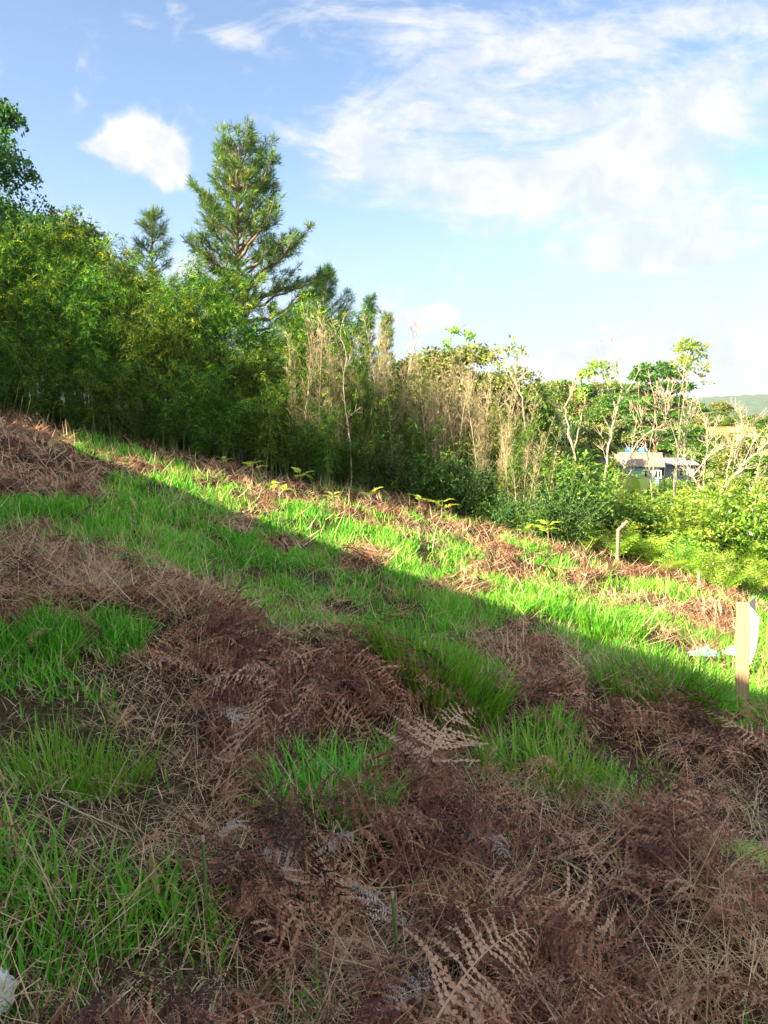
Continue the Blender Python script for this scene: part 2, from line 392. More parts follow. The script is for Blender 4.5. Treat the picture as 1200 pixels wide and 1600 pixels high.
M_STEM = surf('green_stem', (.05, .10, .03), (.14, .24, .05), 5, .6, (1, 1, .2), .05)
M_STALK = surf('red_brown_stalk', (.20, .10, .065), (.36, .22, .14), 30, .8, (1, 1, .2), .1)

# the far edge of the field: beyond it the thicket stands
EDGE = [(-70, 640), (0, 652), (100, 678), (250, 712), (400, 745), (500, 768), (600, 785), (700, 805), (800, 835), (900, 868), (960, 885), (1040, 905), (1130, 930), (1260, 925)]
EW = np.array([hit0(a, b)[:2] for a, b in EDGE])
o_ = np.argsort(EW[:, 0]); EW = EW[o_]
def edge_y(x): return np.interp(x, EW[:, 0], EW[:, 1])

# ================================================================== GROUND
def axis(lo, hi, fine, far_lo, far_hi, gr=1.09):
    c = list(np.arange(lo, hi, fine)); s = fine; v = hi
    while v < far_hi: c.append(v); s *= gr; v += s
    c.append(far_hi); s = fine; v = lo - fine
    L = []
    while v > far_lo: L.append(v); s *= gr; v -= s
    L.append(far_lo)
    return np.array(L[::-1] + c)
gx = axis(-5, 5.5, .06, -2600, 2600); gy = axis(.8, 9, .06, -700, 3200)
XX, YY = np.meshgrid(gx, gy); ZZ = ground(XX, YY)
gw = grassw(XX, YY)
dn = np.hypot(XX, YY)
ZZ = ZZ + (1 - sm(dn, 9, 20)) * (1 - gw) * (fbm(XX * 9, YY * 9, 2) - .5) * .07
nx_, ny_ = len(gx), len(gy); ii = (np.arange(ny_ - 1)[:, None] * nx_ + np.arange(nx_ - 1)[None, :]).ravel()
gq = np.stack([ii, ii + 1, ii + nx_ + 1, ii + nx_], 1)
mg = bpy.data.materials.new('field_soil'); mg.use_nodes = True; q = NG(mg.node_tree); pr = mg.node_tree.nodes['Principled BSDF']
a_ = q.node('ShaderNodeAttribute', attribute_name='rnd'); tcn = q.node('ShaderNodeTexCoord')
n1 = q.noise(tcn.outputs['Object'], 6, 8, .65); n2 = q.noise(tcn.outputs['Object'], 45, 4, .6); n3 = q.noise(tcn.outputs['Object'], .06, 6, .6)
brn = q.ramp(n2, [(.3, (.02, .012, .009)), (.6, (.06, .035, .024)), (.85, (.16, .10, .065))])
grn = q.ramp(n2, [(.3, (.018, .016, .009)), (.55, (.06, .052, .024)), (.75, (.20, .15, .085))])
cc = q.mix(q.sstep(q.m('ADD', a_.outputs['Fac'], q.m('MULTIPLY', q.m('SUBTRACT', n1, .5), .9)), .35, .65), brn, grn)
cam_d = q.node('ShaderNodeSeparateXYZ'); q.link(tcn.outputs['Object'], cam_d.inputs[0])
far = q.sstep(cam_d.outputs[1], 22, 40)
cc = q.mix(far, cc, q.ramp(n3, [(.3, (.025, .06, .014)), (.55, (.05, .095, .02)), (.75, (.085, .11, .03))]))
q.link(cc, pr.inputs['Base Color']); pr.inputs['Roughness'].default_value = .95; pr.inputs['Specular IOR Level'].default_value = .1
bn = q.node('ShaderNodeBump'); bn.inputs['Strength'].default_value = .8; bn.inputs['Distance'].default_value = .03
q.link(n2, bn.inputs['Height']); q.link(bn.outputs[0], pr.inputs['Normal'])
go = to_obj('ground', (np.stack([XX, YY, ZZ], 2).reshape(-1, 3), gq, gw.ravel()), mg, smooth=True); tag(go, kind='structure')

# ================================================================== GRASS AND LITTER (uncountable)
def sample(n, y0, y1, pw=1.0, spread=.60, bias=0.0):
    """random points in a wedge of ground in front of the viewer, denser close by"""
    u = rs.random(n); y = (y0 ** (1 - pw) + u * (y1 ** (1 - pw) - y0 ** (1 - pw))) ** (1 / (1 - pw)) if pw != 1 else y0 * (y1 / y0) ** u
    x = rs.uniform(-1, 1, n) * (y * spread + .5) + bias
    return x, y
def grass_field():
    b = B()
    def put(n, y0, y1, pw, L0, L1, W0, W1, seg, dens=1.0, only=None):
        x, y = sample(n, y0, y1, pw)
        w = grassw(x, y); tuft = fbm(x * 3.3 + 7, y * 3.3, 2)
        keep = (rs.random(n) < np.where(w > .5, np.clip((tuft - np.where(y < 4, .40, .33)) * 4.5, .06, 1), .015)) & (y < edge_y(x) + .6)
        x, y, tf, w = x[keep], y[keep], tuft[keep], w[keep]; n = len(x)
        z = ground(x, y)
        L = rs.uniform(L0, L1, n) * (.55 + .9 * tf) * (.65 + .35 * w)
        patchy = fbm(x * .8, y * .8 + 60, 2)  # random tone patches over the whole field
        r = np.clip(rs.normal(.40, .20, n) + .12 * sm(y - edge_y(x), -5.5, -2.5) + (patchy - .5) * .6 + (rs.random(n) < .08) * .5, 0, 1)  # toward the far edge: drier tone, plus sunlit warmth painted into the blades
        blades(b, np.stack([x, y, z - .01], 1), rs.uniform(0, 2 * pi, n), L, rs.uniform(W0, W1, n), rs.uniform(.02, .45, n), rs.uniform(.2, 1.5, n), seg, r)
    put(30000, 1.2, 4.2, 1.0, .07, .21, .005, .013, 4)
    put(95000, 4.0, 8.5, 1.0, .11, .23, .006, .012, 3)
    put(110000, 8.0, 24, 1.0, .12, .24, .011, .022, 2)
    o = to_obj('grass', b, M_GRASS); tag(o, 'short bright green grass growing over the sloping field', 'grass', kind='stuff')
grass_field()

def rug():
    """dry straw and thin stems lying all over the bracken"""
    b = B()
    def put(n, y0, y1, L0, L1, W0, W1, pg):
        x, y = sample(n, y0, y1, 1.0); w = grassw(x, y)
        k = (rs.random(n) < np.where(w > .5, pg, 1)) & (y < edge_y(x) + 1.0); x, y = x[k], y[k]; n = len(x)
        gx_, gy_ = grad(x, y); az = rs.uniform(0, 2 * pi, n)
        z = ground(x, y) + rs.uniform(0.0, .10, n)
        P = np.stack([x, y, z], 1)
        L = rs.uniform(L0, L1, n)
        nb = len(b.v)
        blades(b, P, az, L, rs.uniform(W0, W1, n), rs.uniform(.7, 1.5, n), rs.uniform(-.5, 1.1, n), 3, np.clip(rs.beta(2, 2.2, n), 0, 1), 1.4)
        Vv = b.v[-1].reshape(n, 4, 2, 3); d = Vv - P[:, None, None, :]
        Vv[..., 2] += d[..., 0] * gx_[:, None, None] + d[..., 1] * gy_[:, None, None]
        b.v[-1] = Vv.reshape(-1, 3)
    put(22000, 1.2, 4.5, .025, .09, .002, .006, .5)
    put(24000, 1.2, 4.5, .06, .32, .0013, .0036, .28)
    put(36000, 4.5, 10, .10, .42, .003, .007, .2)
    put(30000, 9, 26, .12, .45, .007, .014, .16)
    o = to_obj('straw_litter', b, M_STRAW); tag(o, 'dry tan straw and thin stems strewn over the bracken', 'straw', kind='stuff')
rug()

# ---- bracken fronds
def frond_t(L, n, m, rg, dead=True, wide=.42, pw=.17, fill=.62):
    """one bracken frond along +Y: rachis, side leaflets and their small teeth"""
    b = B(); N = 24; t = np.linspace(0, 1, N)
    yaw = rg.uniform(-1, 1) * .6 * t + rg.uniform(-.6, .6) * t * t; pit = (.35 - rg.uniform(.5, 1.5) * t) if dead else (1.25 - 1.3 * t * rg.uniform(.8, 1.1))
    T = np.stack([np.sin(yaw) * np.cos(pit), np.cos(yaw) * np.cos(pit), np.sin(pit)], 1)
    Pp = np.concatenate([[[0, 0, 0]], np.cumsum(T[:-1] * L / (N - 1), 0)])
    roll = rg.uniform(-.9, .9) if dead else rg.uniform(-.2, .2)
    roll = roll + (rg.uniform(-1.2, 1.2) * t if dead else 0 * t)
    S0 = norm(np.cross(T, [0, 0, 1.])); U0 = np.cross(S0, T)
    S = S0 * np.cos(roll)[:, None] + U0 * np.sin(roll)[:, None]; Uu = np.cross(S, T)
    wr = .0035 * L / .6 * (1.1 - t)
    Vr = np.stack([Pp - S * wr[:, None], Pp + S * wr[:, None]], 1).reshape(-1, 3); i = np.arange(N - 1) * 2
    b.add(Vr, np.stack([i, i + 1, i + 3, i + 2], 1), .62 if dead else .9)
    dr0 = rg.uniform(-.3, 1.6); cu0 = rg.uniform(-.8, .8)
    for k in range(n):
        tk = .20 + .79 * (k / (n - .5)); s = (tk - .2) / .8
        j = tk * (N - 1); j0 = int(j); f = j - j0; j1 = min(j0 + 1, N - 1)
        for sd in (-1, 1):
            if dead and rg.random() < .16: continue
            o = Pp[j0] * (1 - f) + Pp[j1] * f; tt, ss, uu = T[j0], S[j0] * sd, Uu[j0]
            l = L * wide * ((1 - s) ** .85) * (.75 + .25 * min(1, s * 6)) * (rg.uniform(.6, 1.12) if dead else rg.uniform(.8, 1.1)) + .012
            fa = RAD(18 + 22 * s) + (rg.normal(0, .13) if dead else 0)
            d0 = ss * cos(fa) + tt * sin(fa)
            droop = dr0 + rg.normal(0, .3) if dead else rg.uniform(.1, .4); curl = cu0 + rg.normal(0, .25) if dead else 0
            M = 6; u = np.linspace(0, 1, M)
            an = -droop * u
            dd = d0[None] * np.cos(an)[:, None] + uu[None] * np.sin(an)[:, None] + tt[None] * (curl * u)[:, None]; dd = norm(dd)
            C = o + np.concatenate([[[0, 0, 0]], np.cumsum(dd[:-1] * l / (M - 1), 0)])
            nn = norm(np.cross(dd, tt + 1e-3))
            tw = rg.uniform(-.7, .7) * u if dead else 0 * u
            side = norm(np.cross(nn, dd)); side = side * np.cos(tw)[:, None] + nn * np.sin(tw)[:, None]
            w_ = .0022 * (1.1 - u) * L / .6
            Vm = np.stack([C - side * w_[:, None], C + side * w_[:, None]], 1).reshape(-1, 3); i = np.arange(M - 1) * 2
            rr = np.clip(rg.normal(.5, .16), 0, 1)
            if m > 0:
                b.add(Vm, np.stack([i, i + 1, i + 3, i + 2], 1), rr)
                mm = max(3, int(m * (.35 + .65 * l / (L * wide)))); ut = (np.arange(mm) + .5) / mm
                for s2 in (-1, 1):
                    ci = np.stack([np.interp(ut, u, C[:, a]) for a in range(3)], 1); di = norm(np.stack([np.interp(ut, u, dd[:, a]) for a in range(3)], 1))
                    si = norm(np.stack([np.interp(ut, u, side[:, a]) for a in range(3)], 1)); ni = np.cross(di, si)
                    cu = rg.normal(0, .5, mm) if dead else rg.normal(-.1, .1, mm)
                    pd = norm(si * s2 * .93 + di * .36 + ni * cu[:, None]); lw = l * pw * (1 - ut) ** .55 * (rg.uniform(.4, 1.25, mm) if dead else rg.uniform(.8, 1.15, mm)) + .002
                    leaves(b, ci, pd, di, lw, l / mm * (fill if dead else .95) * np.ones(mm), np.clip(rr + rg.normal(0, .1, mm), 0, 1))
            else:
                leaves(b, C[:1], dd[1:2], side[:1], l, l * .22, rr)
    return b.arr()
def scatter_fronds(b, tmpl, P, yaw, tilt, sc, roff, lift=0.0):
    gx_, gy_ = grad(P[:, 0], P[:, 1])
    which = rs.integers(0, len(tmpl), len(P))
    for k, (Vt, Qt, rt) in enumerate(tmpl):
        s = which == k
        if not s.any(): continue
        p, yw, ti, c = P[s], yaw[s], tilt[s], sc[s]
        ct, st = np.cos(ti)[:, None], np.sin(ti)[:, None]
        x = Vt[None, :, 0] * c[:, None]; y0 = Vt[None, :, 1] * c[:, None]; z0 = Vt[None, :, 2] * c[:, None]
        y = y0 * ct - z0 * st; z = y0 * st + z0 * ct
        cw, sw = np.cos(yw)[:, None], np.sin(yw)[:, None]
        X = x * cw - y * sw; Y = x * sw + y * cw
        Z = z + X * gx_[s][:, None] + Y * gy_[s][:, None]
        G = np.stack([X + p[:, 0:1], Y + p[:, 1:2], Z + p[:, 2:3]], 2)
        # keep everything above the soil
        n = len(p); nv = len(Vt)
        Q = (Qt[None] + (np.arange(n) * nv)[:, None, None]).reshape(-1, 4)
        r = np.clip(rt[None] + roff[s][:, None], 0, 1).ravel()
        b.add(G.reshape(-1, 3), Q, r)
rg_ = np.random.default_rng(5)
T_fine = [frond_t(.55, 17, 13, rg_, wide=rg_.uniform(.22, .42), pw=.075, fill=.95) for _ in range(14)]
T_mid = [frond_t(.55, 14, 5, rg_, pw=.09, wide=rg_.uniform(.24, .4), fill=.95) for _ in range(10)]
T_far = [frond_t(.6, 7, 0, rg_) for _ in range(6)]
def bracken():
    b = B()
    def put(n, y0, y1, tm, s0, s1, pw=1.0, pg=.03, zhi=.14):
        x, y = sample(n, y0, y1, pw); w = grassw(x, y)
        k = (rs.random(n) < np.where(w > .5, pg, 1)) & (y < edge_y(x) + .8); x, y = x[k], y[k]; n = len(x)
        thin = fbm(x * 1.7 + 3, y * 1.7, 2); k = rs.random(n) < np.clip((thin - .38) * 6, .06, 1); x, y = x[k], y[k]; n = len(x)
        ya = fbm(x * .9 + 11, y * .9, 3) * 22 + rs.normal(0, .55, n); tx_, ty_ = x - np.sin(ya) * .3, y + np.cos(ya) * .3
        k = (grassw(tx_, ty_) < .5) | (rs.random(n) < .12); x, y, ya = x[k], y[k], ya[k]; n = len(x)
        P = np.stack([x, y, ground(x, y) + rs.uniform(0, zhi, n)], 1)
        hue = fbm(x * 1.3 + 80, y * 1.3, 3)
        scatter_fronds(b, tm, P, ya, rs.normal(-.12, .25, n), rs.uniform(s0, s1, n) * np.where((rs.random(n) < .13) & (P[:, 1] > 2.6), 1.45, 1), rs.normal(-.02, .30, n) + (hue - .5) * .8)
    put(2500, 1.3, 3.7, T_fine, .3, 1.05, zhi=.16)
    put(8800, 3.6, 9.0, T_mid, .35, .95, zhi=.12)
    put(11500, 8.5, 26, T_far, .35, .9, zhi=.12)
    print('bracken faces', sum(len(a) for a in b.q))
    o = to_obj('dead_bracken', b, M_DEAD); tag(o, 'matted brown dead bracken covering the slope', 'dead bracken', kind='stuff')
bracken()

# ================================================================== PLANT KITS
def sprays(b, P0, D0, L, nl, ll, lw, rg, droop=1.0, r0=.5, rsp=.18, gap=.15):
    """thin twigs with leaves along them; P0, D0: (n,3)"""
    n = len(P0); t = np.linspace(gap, 1, nl)
    L = np.broadcast_to(L, (n,))
    C = P0[:, None] + D0[:, None] * (t[None, :, None] * L[:, None, None])
    C[..., 2] -= droop * (t[None] ** 2) * L[:, None] * .45
    Dd = D0[:, None] + np.zeros_like(C); Dd[..., 2] -= droop * t[None] * .9
    Dd = norm(Dd + rg.normal(0, .45, C.shape)); Dd = Dd.reshape(-1, 3); C = C.reshape(-1, 3)
    S = norm(np.cross(Dd, np.array([0, 0, 1.]) + rg.normal(0, .5, Dd.shape)))
    r = np.repeat(np.clip(rg.normal(r0, rsp, n), 0, 1), nl) + rg.normal(0, .08, n * nl)
    leaves(b, C, Dd, S, ll * rg.uniform(.6, 1.25, n * nl), lw * rg.uniform(.8, 1.2, n * nl), np.clip(r, 0, 1))

def make_bamboo(rg, H, nc, label, lean=.12, dens=1.0, lo=.22):
    root = empty('bamboo', (0, 0, 0), label, 'bamboo')
    lf = B()
    for c in range(nc):
        a = rg.uniform(0, 2 * pi); h = H * rg.uniform(.62, 1.0); bx, by = rg.normal(0, .30, 2)
        le = rg.uniform(.3, 1.3) * lean * h; k = rg.uniform(.5, 1.6) * .14 * h
        t = np.linspace(0, 1, 14)
        pts = np.stack([bx + cos(a) * (le * t + k * t ** 4 * 1.6), by + sin(a) * (le * t + k * t ** 4 * 1.6), h * (t - .07 * t ** 4)], 1)
        cb = B(); tube(cb, pts, .021 * (1.05 - t) + .003, 5, .5, False)
        to_obj('culm', cb, M_CULM, root, True)
        nn = int(h / .12 * dens); tt = np.linspace(lo, .99, nn) ** .85
        base = np.stack([np.interp(tt, t, pts[:, i]) for i in range(3)], 1)
        for rep in range(3):
            az = rg.uniform(0, 2 * pi, nn); up = rg.uniform(-.05, .95, nn)
            D = norm(np.stack([np.cos(az), np.sin(az), up], 1))
            Lb = rg.uniform(.30, .85, nn) * (1 - .45 * tt) * (H / 5.5)
            sprays(lf, base, D, Lb, 11, .135, .021, rg, 1.1, .36 + .10 * rep, .24)
            # side twigs
            sprays(lf, base + D * (Lb * .5)[:, None], norm(D + rg.normal(0, .6, D.shape)), Lb * .55, 7, .12, .018, rg, 1.2, .5, .15)
    to_obj('foliage', lf, M_BAMB, root)
    return root
def make_dry_bamboo(rg, H, nc, label, leaf=.035):
    root = empty('dry_bamboo', (0, 0, 0), label, 'dry bamboo'); lf = B()
    for c in range(nc):
        a = rg.uniform(0, 2 * pi); h = H * rg.uniform(.6, 1); bx, by = rg.normal(0, .33, 2); le = rg.uniform(0, .26) * h
        t = np.linspace(0, 1, 10)
        pts = np.stack([bx + cos(a) * le * t ** 1.5, by + sin(a) * le * t ** 1.5, h * t], 1)
        cb = B(); tube(cb, pts, .019 * (1.05 - t) + .003, 5, .5, False)
        nn = int(h / .16); tt = np.linspace(.18, .98, nn)
        base = np.stack([np.interp(tt, t, pts[:, i]) for i in range(3)], 1)
        for rep in range(4):
            az = rg.uniform(0, 2 * pi, nn); D = norm(np.stack([np.cos(az), np.sin(az), rg.uniform(.5, 1.8, nn)], 1)); L = rg.uniform(.2, .7, nn) * (1.1 - tt * .6)
            S = norm(np.cross(D, rdir(nn, rg)))
            leaves(cb, base, D, S, L, .009 * np.ones(nn), .5)
            S2 = np.cross(D, S); leaves(cb, base, D, S2, L, .009 * np.ones(nn), .5)
            for q_ in range(2):
                f = rg.uniform(.3, .8, nn); D2 = norm(D + rg.normal(0, .35, D.shape)); leaves(cb, base + D * (L * f)[:, None], D2, perp(D2, rg), L * .6, .008 * np.ones(nn), .5)
            k = rg.random(nn) < leaf * 3
            if k.any(): sprays(lf, base[k], D[k], L[k], 7, .10, .016, rg, .5, .5, .25)
        to_obj('culm', cb, M_TANC, root, False)
    to_obj('foliage', lf, M_DRYB, root)
    return root
def limb_tree(rg, H, trunk_r, mat, first=.3, spread=.5, nb=7, lean=(0, 0), kids=3):
    """trunk and limbs; returns trunk mesh builder, limb builder, tip points"""
    tb, lb = B(), B(); t = np.linspace(0, 1, 10)
    wob = np.cumsum(rg.normal(0, .02 * H, (10, 2)), 0); wob -= wob[0]
    pts = np.stack([lean[0] * t * H + wob[:, 0], lean[1] * t * H + wob[:, 1], H * .86 * t], 1); pts[0, 2] = -.4
    tube(tb, pts, trunk_r * (1.1 - t) + .01, 8, .5, False); tips = [pts[-1]]
    for i in range(nb):
        f = first + (1 - first) * (i + rg.random()) / nb * .95
        o = np.array([np.interp(f, t, pts[:, k]) for k in range(3)]); az = i * 2.4 + rg.uniform(-.5, .5)
        L = spread * H * (1.15 - .75 * (f - first) / (1 - first)) * rg.uniform(.8, 1.15); up = rg.uniform(.25, .8)
        s = np.linspace(0, 1, 6); D = np.array([cos(az), sin(az), 0])
        lp = o + D * (L * s)[:, None]; lp[:, 2] += L * up * (s ** .8) * .8 - .25 * L * s ** 2; lp[1:] += rg.normal(0, .03 * L, (5, 3))
        tube(lb, lp, trunk_r * .45 * (1.05 - s) * (1.1 - f * .6) + .006, 5, .5, False)
        tips += [lp[-1], lp[-2], lp[3]]
        for k in range(kids):
            f2 = rg.integers(2, 5); D2 = norm(lp[f2] - lp[f2 - 1] + rg.normal(0, .35, 3) * L * .3); e = lp[f2] + D2 * L * rg.uniform(.25, .5)
            tube(lb, np.array([lp[f2], (lp[f2] + e) / 2 + rg.normal(0, .03 * L, 3), e]), [trunk_r * .16, trunk_r * .1, .004], 4, .5, False); tips.append(e)
    return tb, lb, np.array(tips)
def crown(b, C, Rr, n, ll, lw, rg, flat=.75, r0=.5):
    """leaf clumps: leaves gathered on the shells of many small lumps"""
    for c, R_ in zip(C, Rr):
        D = rdir(n, rg); D[:, 2] = np.abs(D[:, 2]) * .9 - .25 * (rg.random(n) < .35)
        rad = R_ * rg.uniform(.45, 1.08, n) ** .6
        P = c + D * rad[:, None] * np.array([1, 1, flat])
        Dd = norm(D * .6 + rdir(n, rg) * .8 + np.array([0, 0, -.15])); S = norm(np.cross(Dd, norm(np.array([0, 0, 1.]) + rg.normal(0, .6, (n, 3)))))
        leaves(b, P, Dd, S, ll * rg.uniform(.6, 1.3, n), lw * rg.uniform(.7, 1.2, n), np.clip(rg.normal(r0 + rg.normal(0, .10), .15, n), 0, 1))
def make_tree(rg, H, label, mat, name='broadleaf_tree', cat='tree', spread=.32, first=.35, nb=9, lump=.11, n=170, ll=.30, lw=.17, flat=.75, bark=None, extra=18, tr=.02):
    root = empty(name, (0, 0, 0), label, cat)
    tb, lb, tips = limb_tree(rg, H, H * tr, bark, first, spread, nb)
    to_obj('trunk', tb, bark or M_BARK, root, True); to_obj('limbs', lb, bark or M_BARK, root, True)
    if extra:
        c = tips.mean(0); sp = tips.std(0) * 1.5
        e = c + rdir(extra, rg) * sp * rg.uniform(.5, 1.1, (extra, 1)); tips = np.vstack([tips, e])
    b = B(); crown(b, tips, H * lump * rg.uniform(.65, 1.25, len(tips)), n, ll, lw, rg, flat)
    to_obj('crown', b, mat, root)
    return root
def make_shrub(rg, H, label, mat, name='shrub', cat='shrub', n=26, ll=.09, lw=.05, stem=M_STEM, nl=9, wide=.8):
    root = empty(name, (0, 0, 0), label, cat); sb, lf = B(), B()
    for i in range(n):
        az = rg.uniform(0, 2 * pi); h = H * rg.uniform(.45, 1); out = H * wide * rg.uniform(.1, .8)
        t = np.linspace(0, 1, 5); p = np.stack([cos(az) * out * t ** 1.4, sin(az) * out * t ** 1.4, h * t], 1); p[1:] += rg.normal(0, .03 * H, (4, 3)); p[0, 2] = -.1
        tube(sb, p, .010 * (1.1 - t) + .002, 4, .5, False)
        m = 9; tt = rg.uniform(.18, 1, m); base = np.stack([np.interp(tt, t, p[:, k]) for k in range(3)], 1)
        D = norm(np.stack([rg.normal(cos(az) * .5, .7, m), rg.normal(sin(az) * .5, .7, m), rg.uniform(-.1, 1, m)], 1))
        sprays(lf, base, D, H * rg.uniform(.12, .32, m), nl, ll, lw, rg, .5, .5, .18, .1)
    to_obj('stems', sb, stem, root); to_obj('foliage', lf, mat, root)
    return root

# ================================================================== THE THICKET ALONG THE FAR EDGE
kit = np.random.default_rng(21)
_ones = 'zeroth first second third fourth fifth sixth seventh eighth ninth tenth eleventh twelfth thirteenth fourteenth fifteenth sixteenth seventeenth eighteenth nineteenth'.split()
def ordw(n):
    if n < 20: return _ones[n]
    t_ = ['twent', 'thirt', 'fort', 'fift', 'sixt', 'sevent', 'eight', 'ninet'][n // 10 - 2]
    return t_ + 'ieth' if n % 10 == 0 else t_ + 'y ' + _ones[n % 10]
_cn = {}
def nth(key, px):
    if px < 0: return 'beyond the left edge'
    _cn[key] = _cn.get(key, 0) + 1
    return ordw(_cn[key]) + ' from the left'
GB = 'bamboo standing in the thicket wall'
def back(px, off):
    """a place behind the field edge under that column of the view"""
    u = (px - 600) / F
    ys = np.linspace(5, 60, 1200); xs = u * ys
    k = np.argmax(ys > edge_y(xs)); y = ys[k] + off
    return np.array([u * y, y])
def px_height(px, ytop, Y):
    """metres from the ground to that height of the view at distance Y"""
    p = at(px, ytop, Y); return p[2] - float(ground(p[0], p[1]))
bam = [make_bamboo(kit, 5.5, 7, 'tmp') for _ in range(4)]
used = [False] * 4
def put_kit(protos, used, k, loc, rz, sc, label, group):
    if not used[k]:
        used[k] = True; r = protos[k]; r.location = tuple(loc); r.rotation_euler = (0, 0, rz); r.scale = (sc, sc, sc) if np.ndim(sc) == 0 else tuple(sc); r['label'] = label; r['group'] = group; return r
    return copy_thing(protos[k], loc, rz, sc, label, group)
# skyline of the bamboo (px, top)
SKX = [-200, -60, 0, 60, 120, 170, 215, 260, 310, 350, 400, 450, 500, 540, 600]
SKY = [330, 330, 330, 345, 365, 420, 425, 390, 425, 455, 475, 480, 500, 530, 600]
cnt = 0
rows = [(-150, 545, 38, .9, .50, 'in the shaded front row'), (-190, 560, 34, 2.2, .80, 'in the middle row'), (-220, 560, 36, 3.8, 1.0, 'at the back against the sky'), (-220, 520, 44, 6.0, 1.02, 'far back behind the others')]
for x0, x1, st, off, hf, words in rows:
    px = x0
    while px < x1:
        q_ = back(px, off + rs.uniform(-.4, .5)); H = px_height(px, np.interp(px, SKX, SKY), q_[1]) * hf * rs.uniform(.95, 1.2)
        H = max(H, 2.2)
        where = 'left of the pine' if px < 300 else ('below the pine' if px < 440 else 'beside the dry bamboo')
        if hf < .7 and px > 420: H *= .7
        put_kit(bam, used, cnt % 4, (q_[0], q_[1], float(ground(*q_)) - .05), rs.uniform(0, 6.3), H / 5.4,
                'green bamboo %s, %s' % (words, nth(words, px)), GB)
        cnt += 1; px += st * rs.uniform(.8, 1.2)
# low bamboo sprays hanging at the foot of the wall
for px in range(-120, 560, 48):
    q_ = back(px, .45 + rs.uniform(-.1, .3)); hh = rs.uniform(1.2, 2.1)
    put_kit(bam, used, cnt % 4, (q_[0], q_[1], float(ground(*q_)) - .05), rs.uniform(0, 6.3), (hh / 5.4 * 1.5, hh / 5.4 * 1.5, hh / 5.4), 'low dark bamboo spray at the foot of the thicket, %s' % nth('low', px), 'low bamboo sprays at the foot of the thicket'); cnt += 1
# thicket extended out of view with tall bamboo, added to shade the wall
for i in range(20):
    x, y = -12.6 - rs.uniform(0, 5.5), rs.uniform(8.4, 14.5) + .0; y = max(y, 14.2 + (x + 5.9) * .593 + .9); H = rs.uniform(5.6, 6.7)
    put_kit(bam, used, i % 4, (x, y, float(ground(x, y)) - .05), rs.uniform(0, 6.3), (H / 5.4 * 1.25, H / 5.4 * 1.25, H / 5.4), 'tall bamboo added beyond the left edge to shade the thicket wall', 'added tall bamboo beyond the left edge'); cnt += 1
# isolated young bamboos with pointed tops
for px, top, off, lab in [(568, 505, .9, 'slender lime green bamboo with a pointed top among dry culms'), (512, 455, 3.0, 'light green bamboo spire standing up before the dark pine'), (505, 590, .3, 'bright green drooping bamboo in front of the dry culms'),
                          (612, 640, 1.0, 'green bamboo at the foot of the dry culms'), (430, 560, .4, 'dark green bamboo leaning out below the pine')]:
    q_ = back(px, off); H = px_height(px, top, q_[1]); s = H / 5.4
    put_kit(bam, used, cnt % 4, (q_[0], q_[1], float(ground(*q_)) - .05), rs.uniform(0, 6.3), (s * .55, s * .55, s) if H > 3 else s, lab, GB); cnt += 1
# dry bamboo
dry = [make_dry_bamboo(kit, 4.5, 6, 'tmp') for _ in range(3)]; dused = [False] * 3
DL = [(470, 490, 1.6), (488, 480, 2.2), (505, 500, 1.2), (528, 495, 2.4), (545, 520, 1.5), (560, 520, 2.8), (585, 505, 1.2), (598, 490, 2.2), (612, 520, 1.3), (628, 560, 2.0), (645, 575, 2.6),
      (662, 560, 1.4), (680, 555, 2.2), (696, 560, 1.2), (712, 565, 2.4), (730, 565, 1.5), (748, 572, 2.3), (762, 580, 1.3), (780, 590, 2.2), (800, 620, 1.0), (815, 640, 1.8), (830, 655, 1.0), (672, 570, 2.8), (722, 560, 3.1), (757, 575, 3.2), (790, 600, 2.9)]
for i, (px, top, off) in enumerate(sorted(DL)):
    q_ = back(px, off); H = px_height(px, top, q_[1])
    wh = 'behind the lime green bamboo' if px < 560 else ('in the tall reddish stand' if px < 635 else ('in the tangled grey stand' if px < 770 else 'at the right end of the stand'))
    put_kit(dry, dused, i % 3, (q_[0], q_[1], float(ground(*q_)) - .05), rs.uniform(0, 6.3), (H / 4.2 * .75, H / 4.2 * .75, H / 4.2), 'leafless tan bamboo culms %s, %s' % (wh, nth('dry', px)), 'dry bamboo in the thicket')
for i, (px, top, off) in enumerate(sorted([(600, 560, 1.2), (640, 610, 1.6), (590, 600, 1.9), (545, 570, 1.3), (660, 640, 1.2), (702, 600, 2.6), (738, 610, 2.2), (775, 620, 1.9), (680, 590, 3.0), (805, 650, 1.2)])):
    q_ = back(px, off); s = px_height(px, top, q_[1]) / 5.2
    put_kit(bam, used, i % 4, (q_[0], q_[1], float(ground(*q_)) - .05), rs.uniform(0, 6.3), (s * .8, s * .8, s), 'green bamboo growing among the dry culms, %s' % nth('gd', px), 'green bamboo among the dry culms')
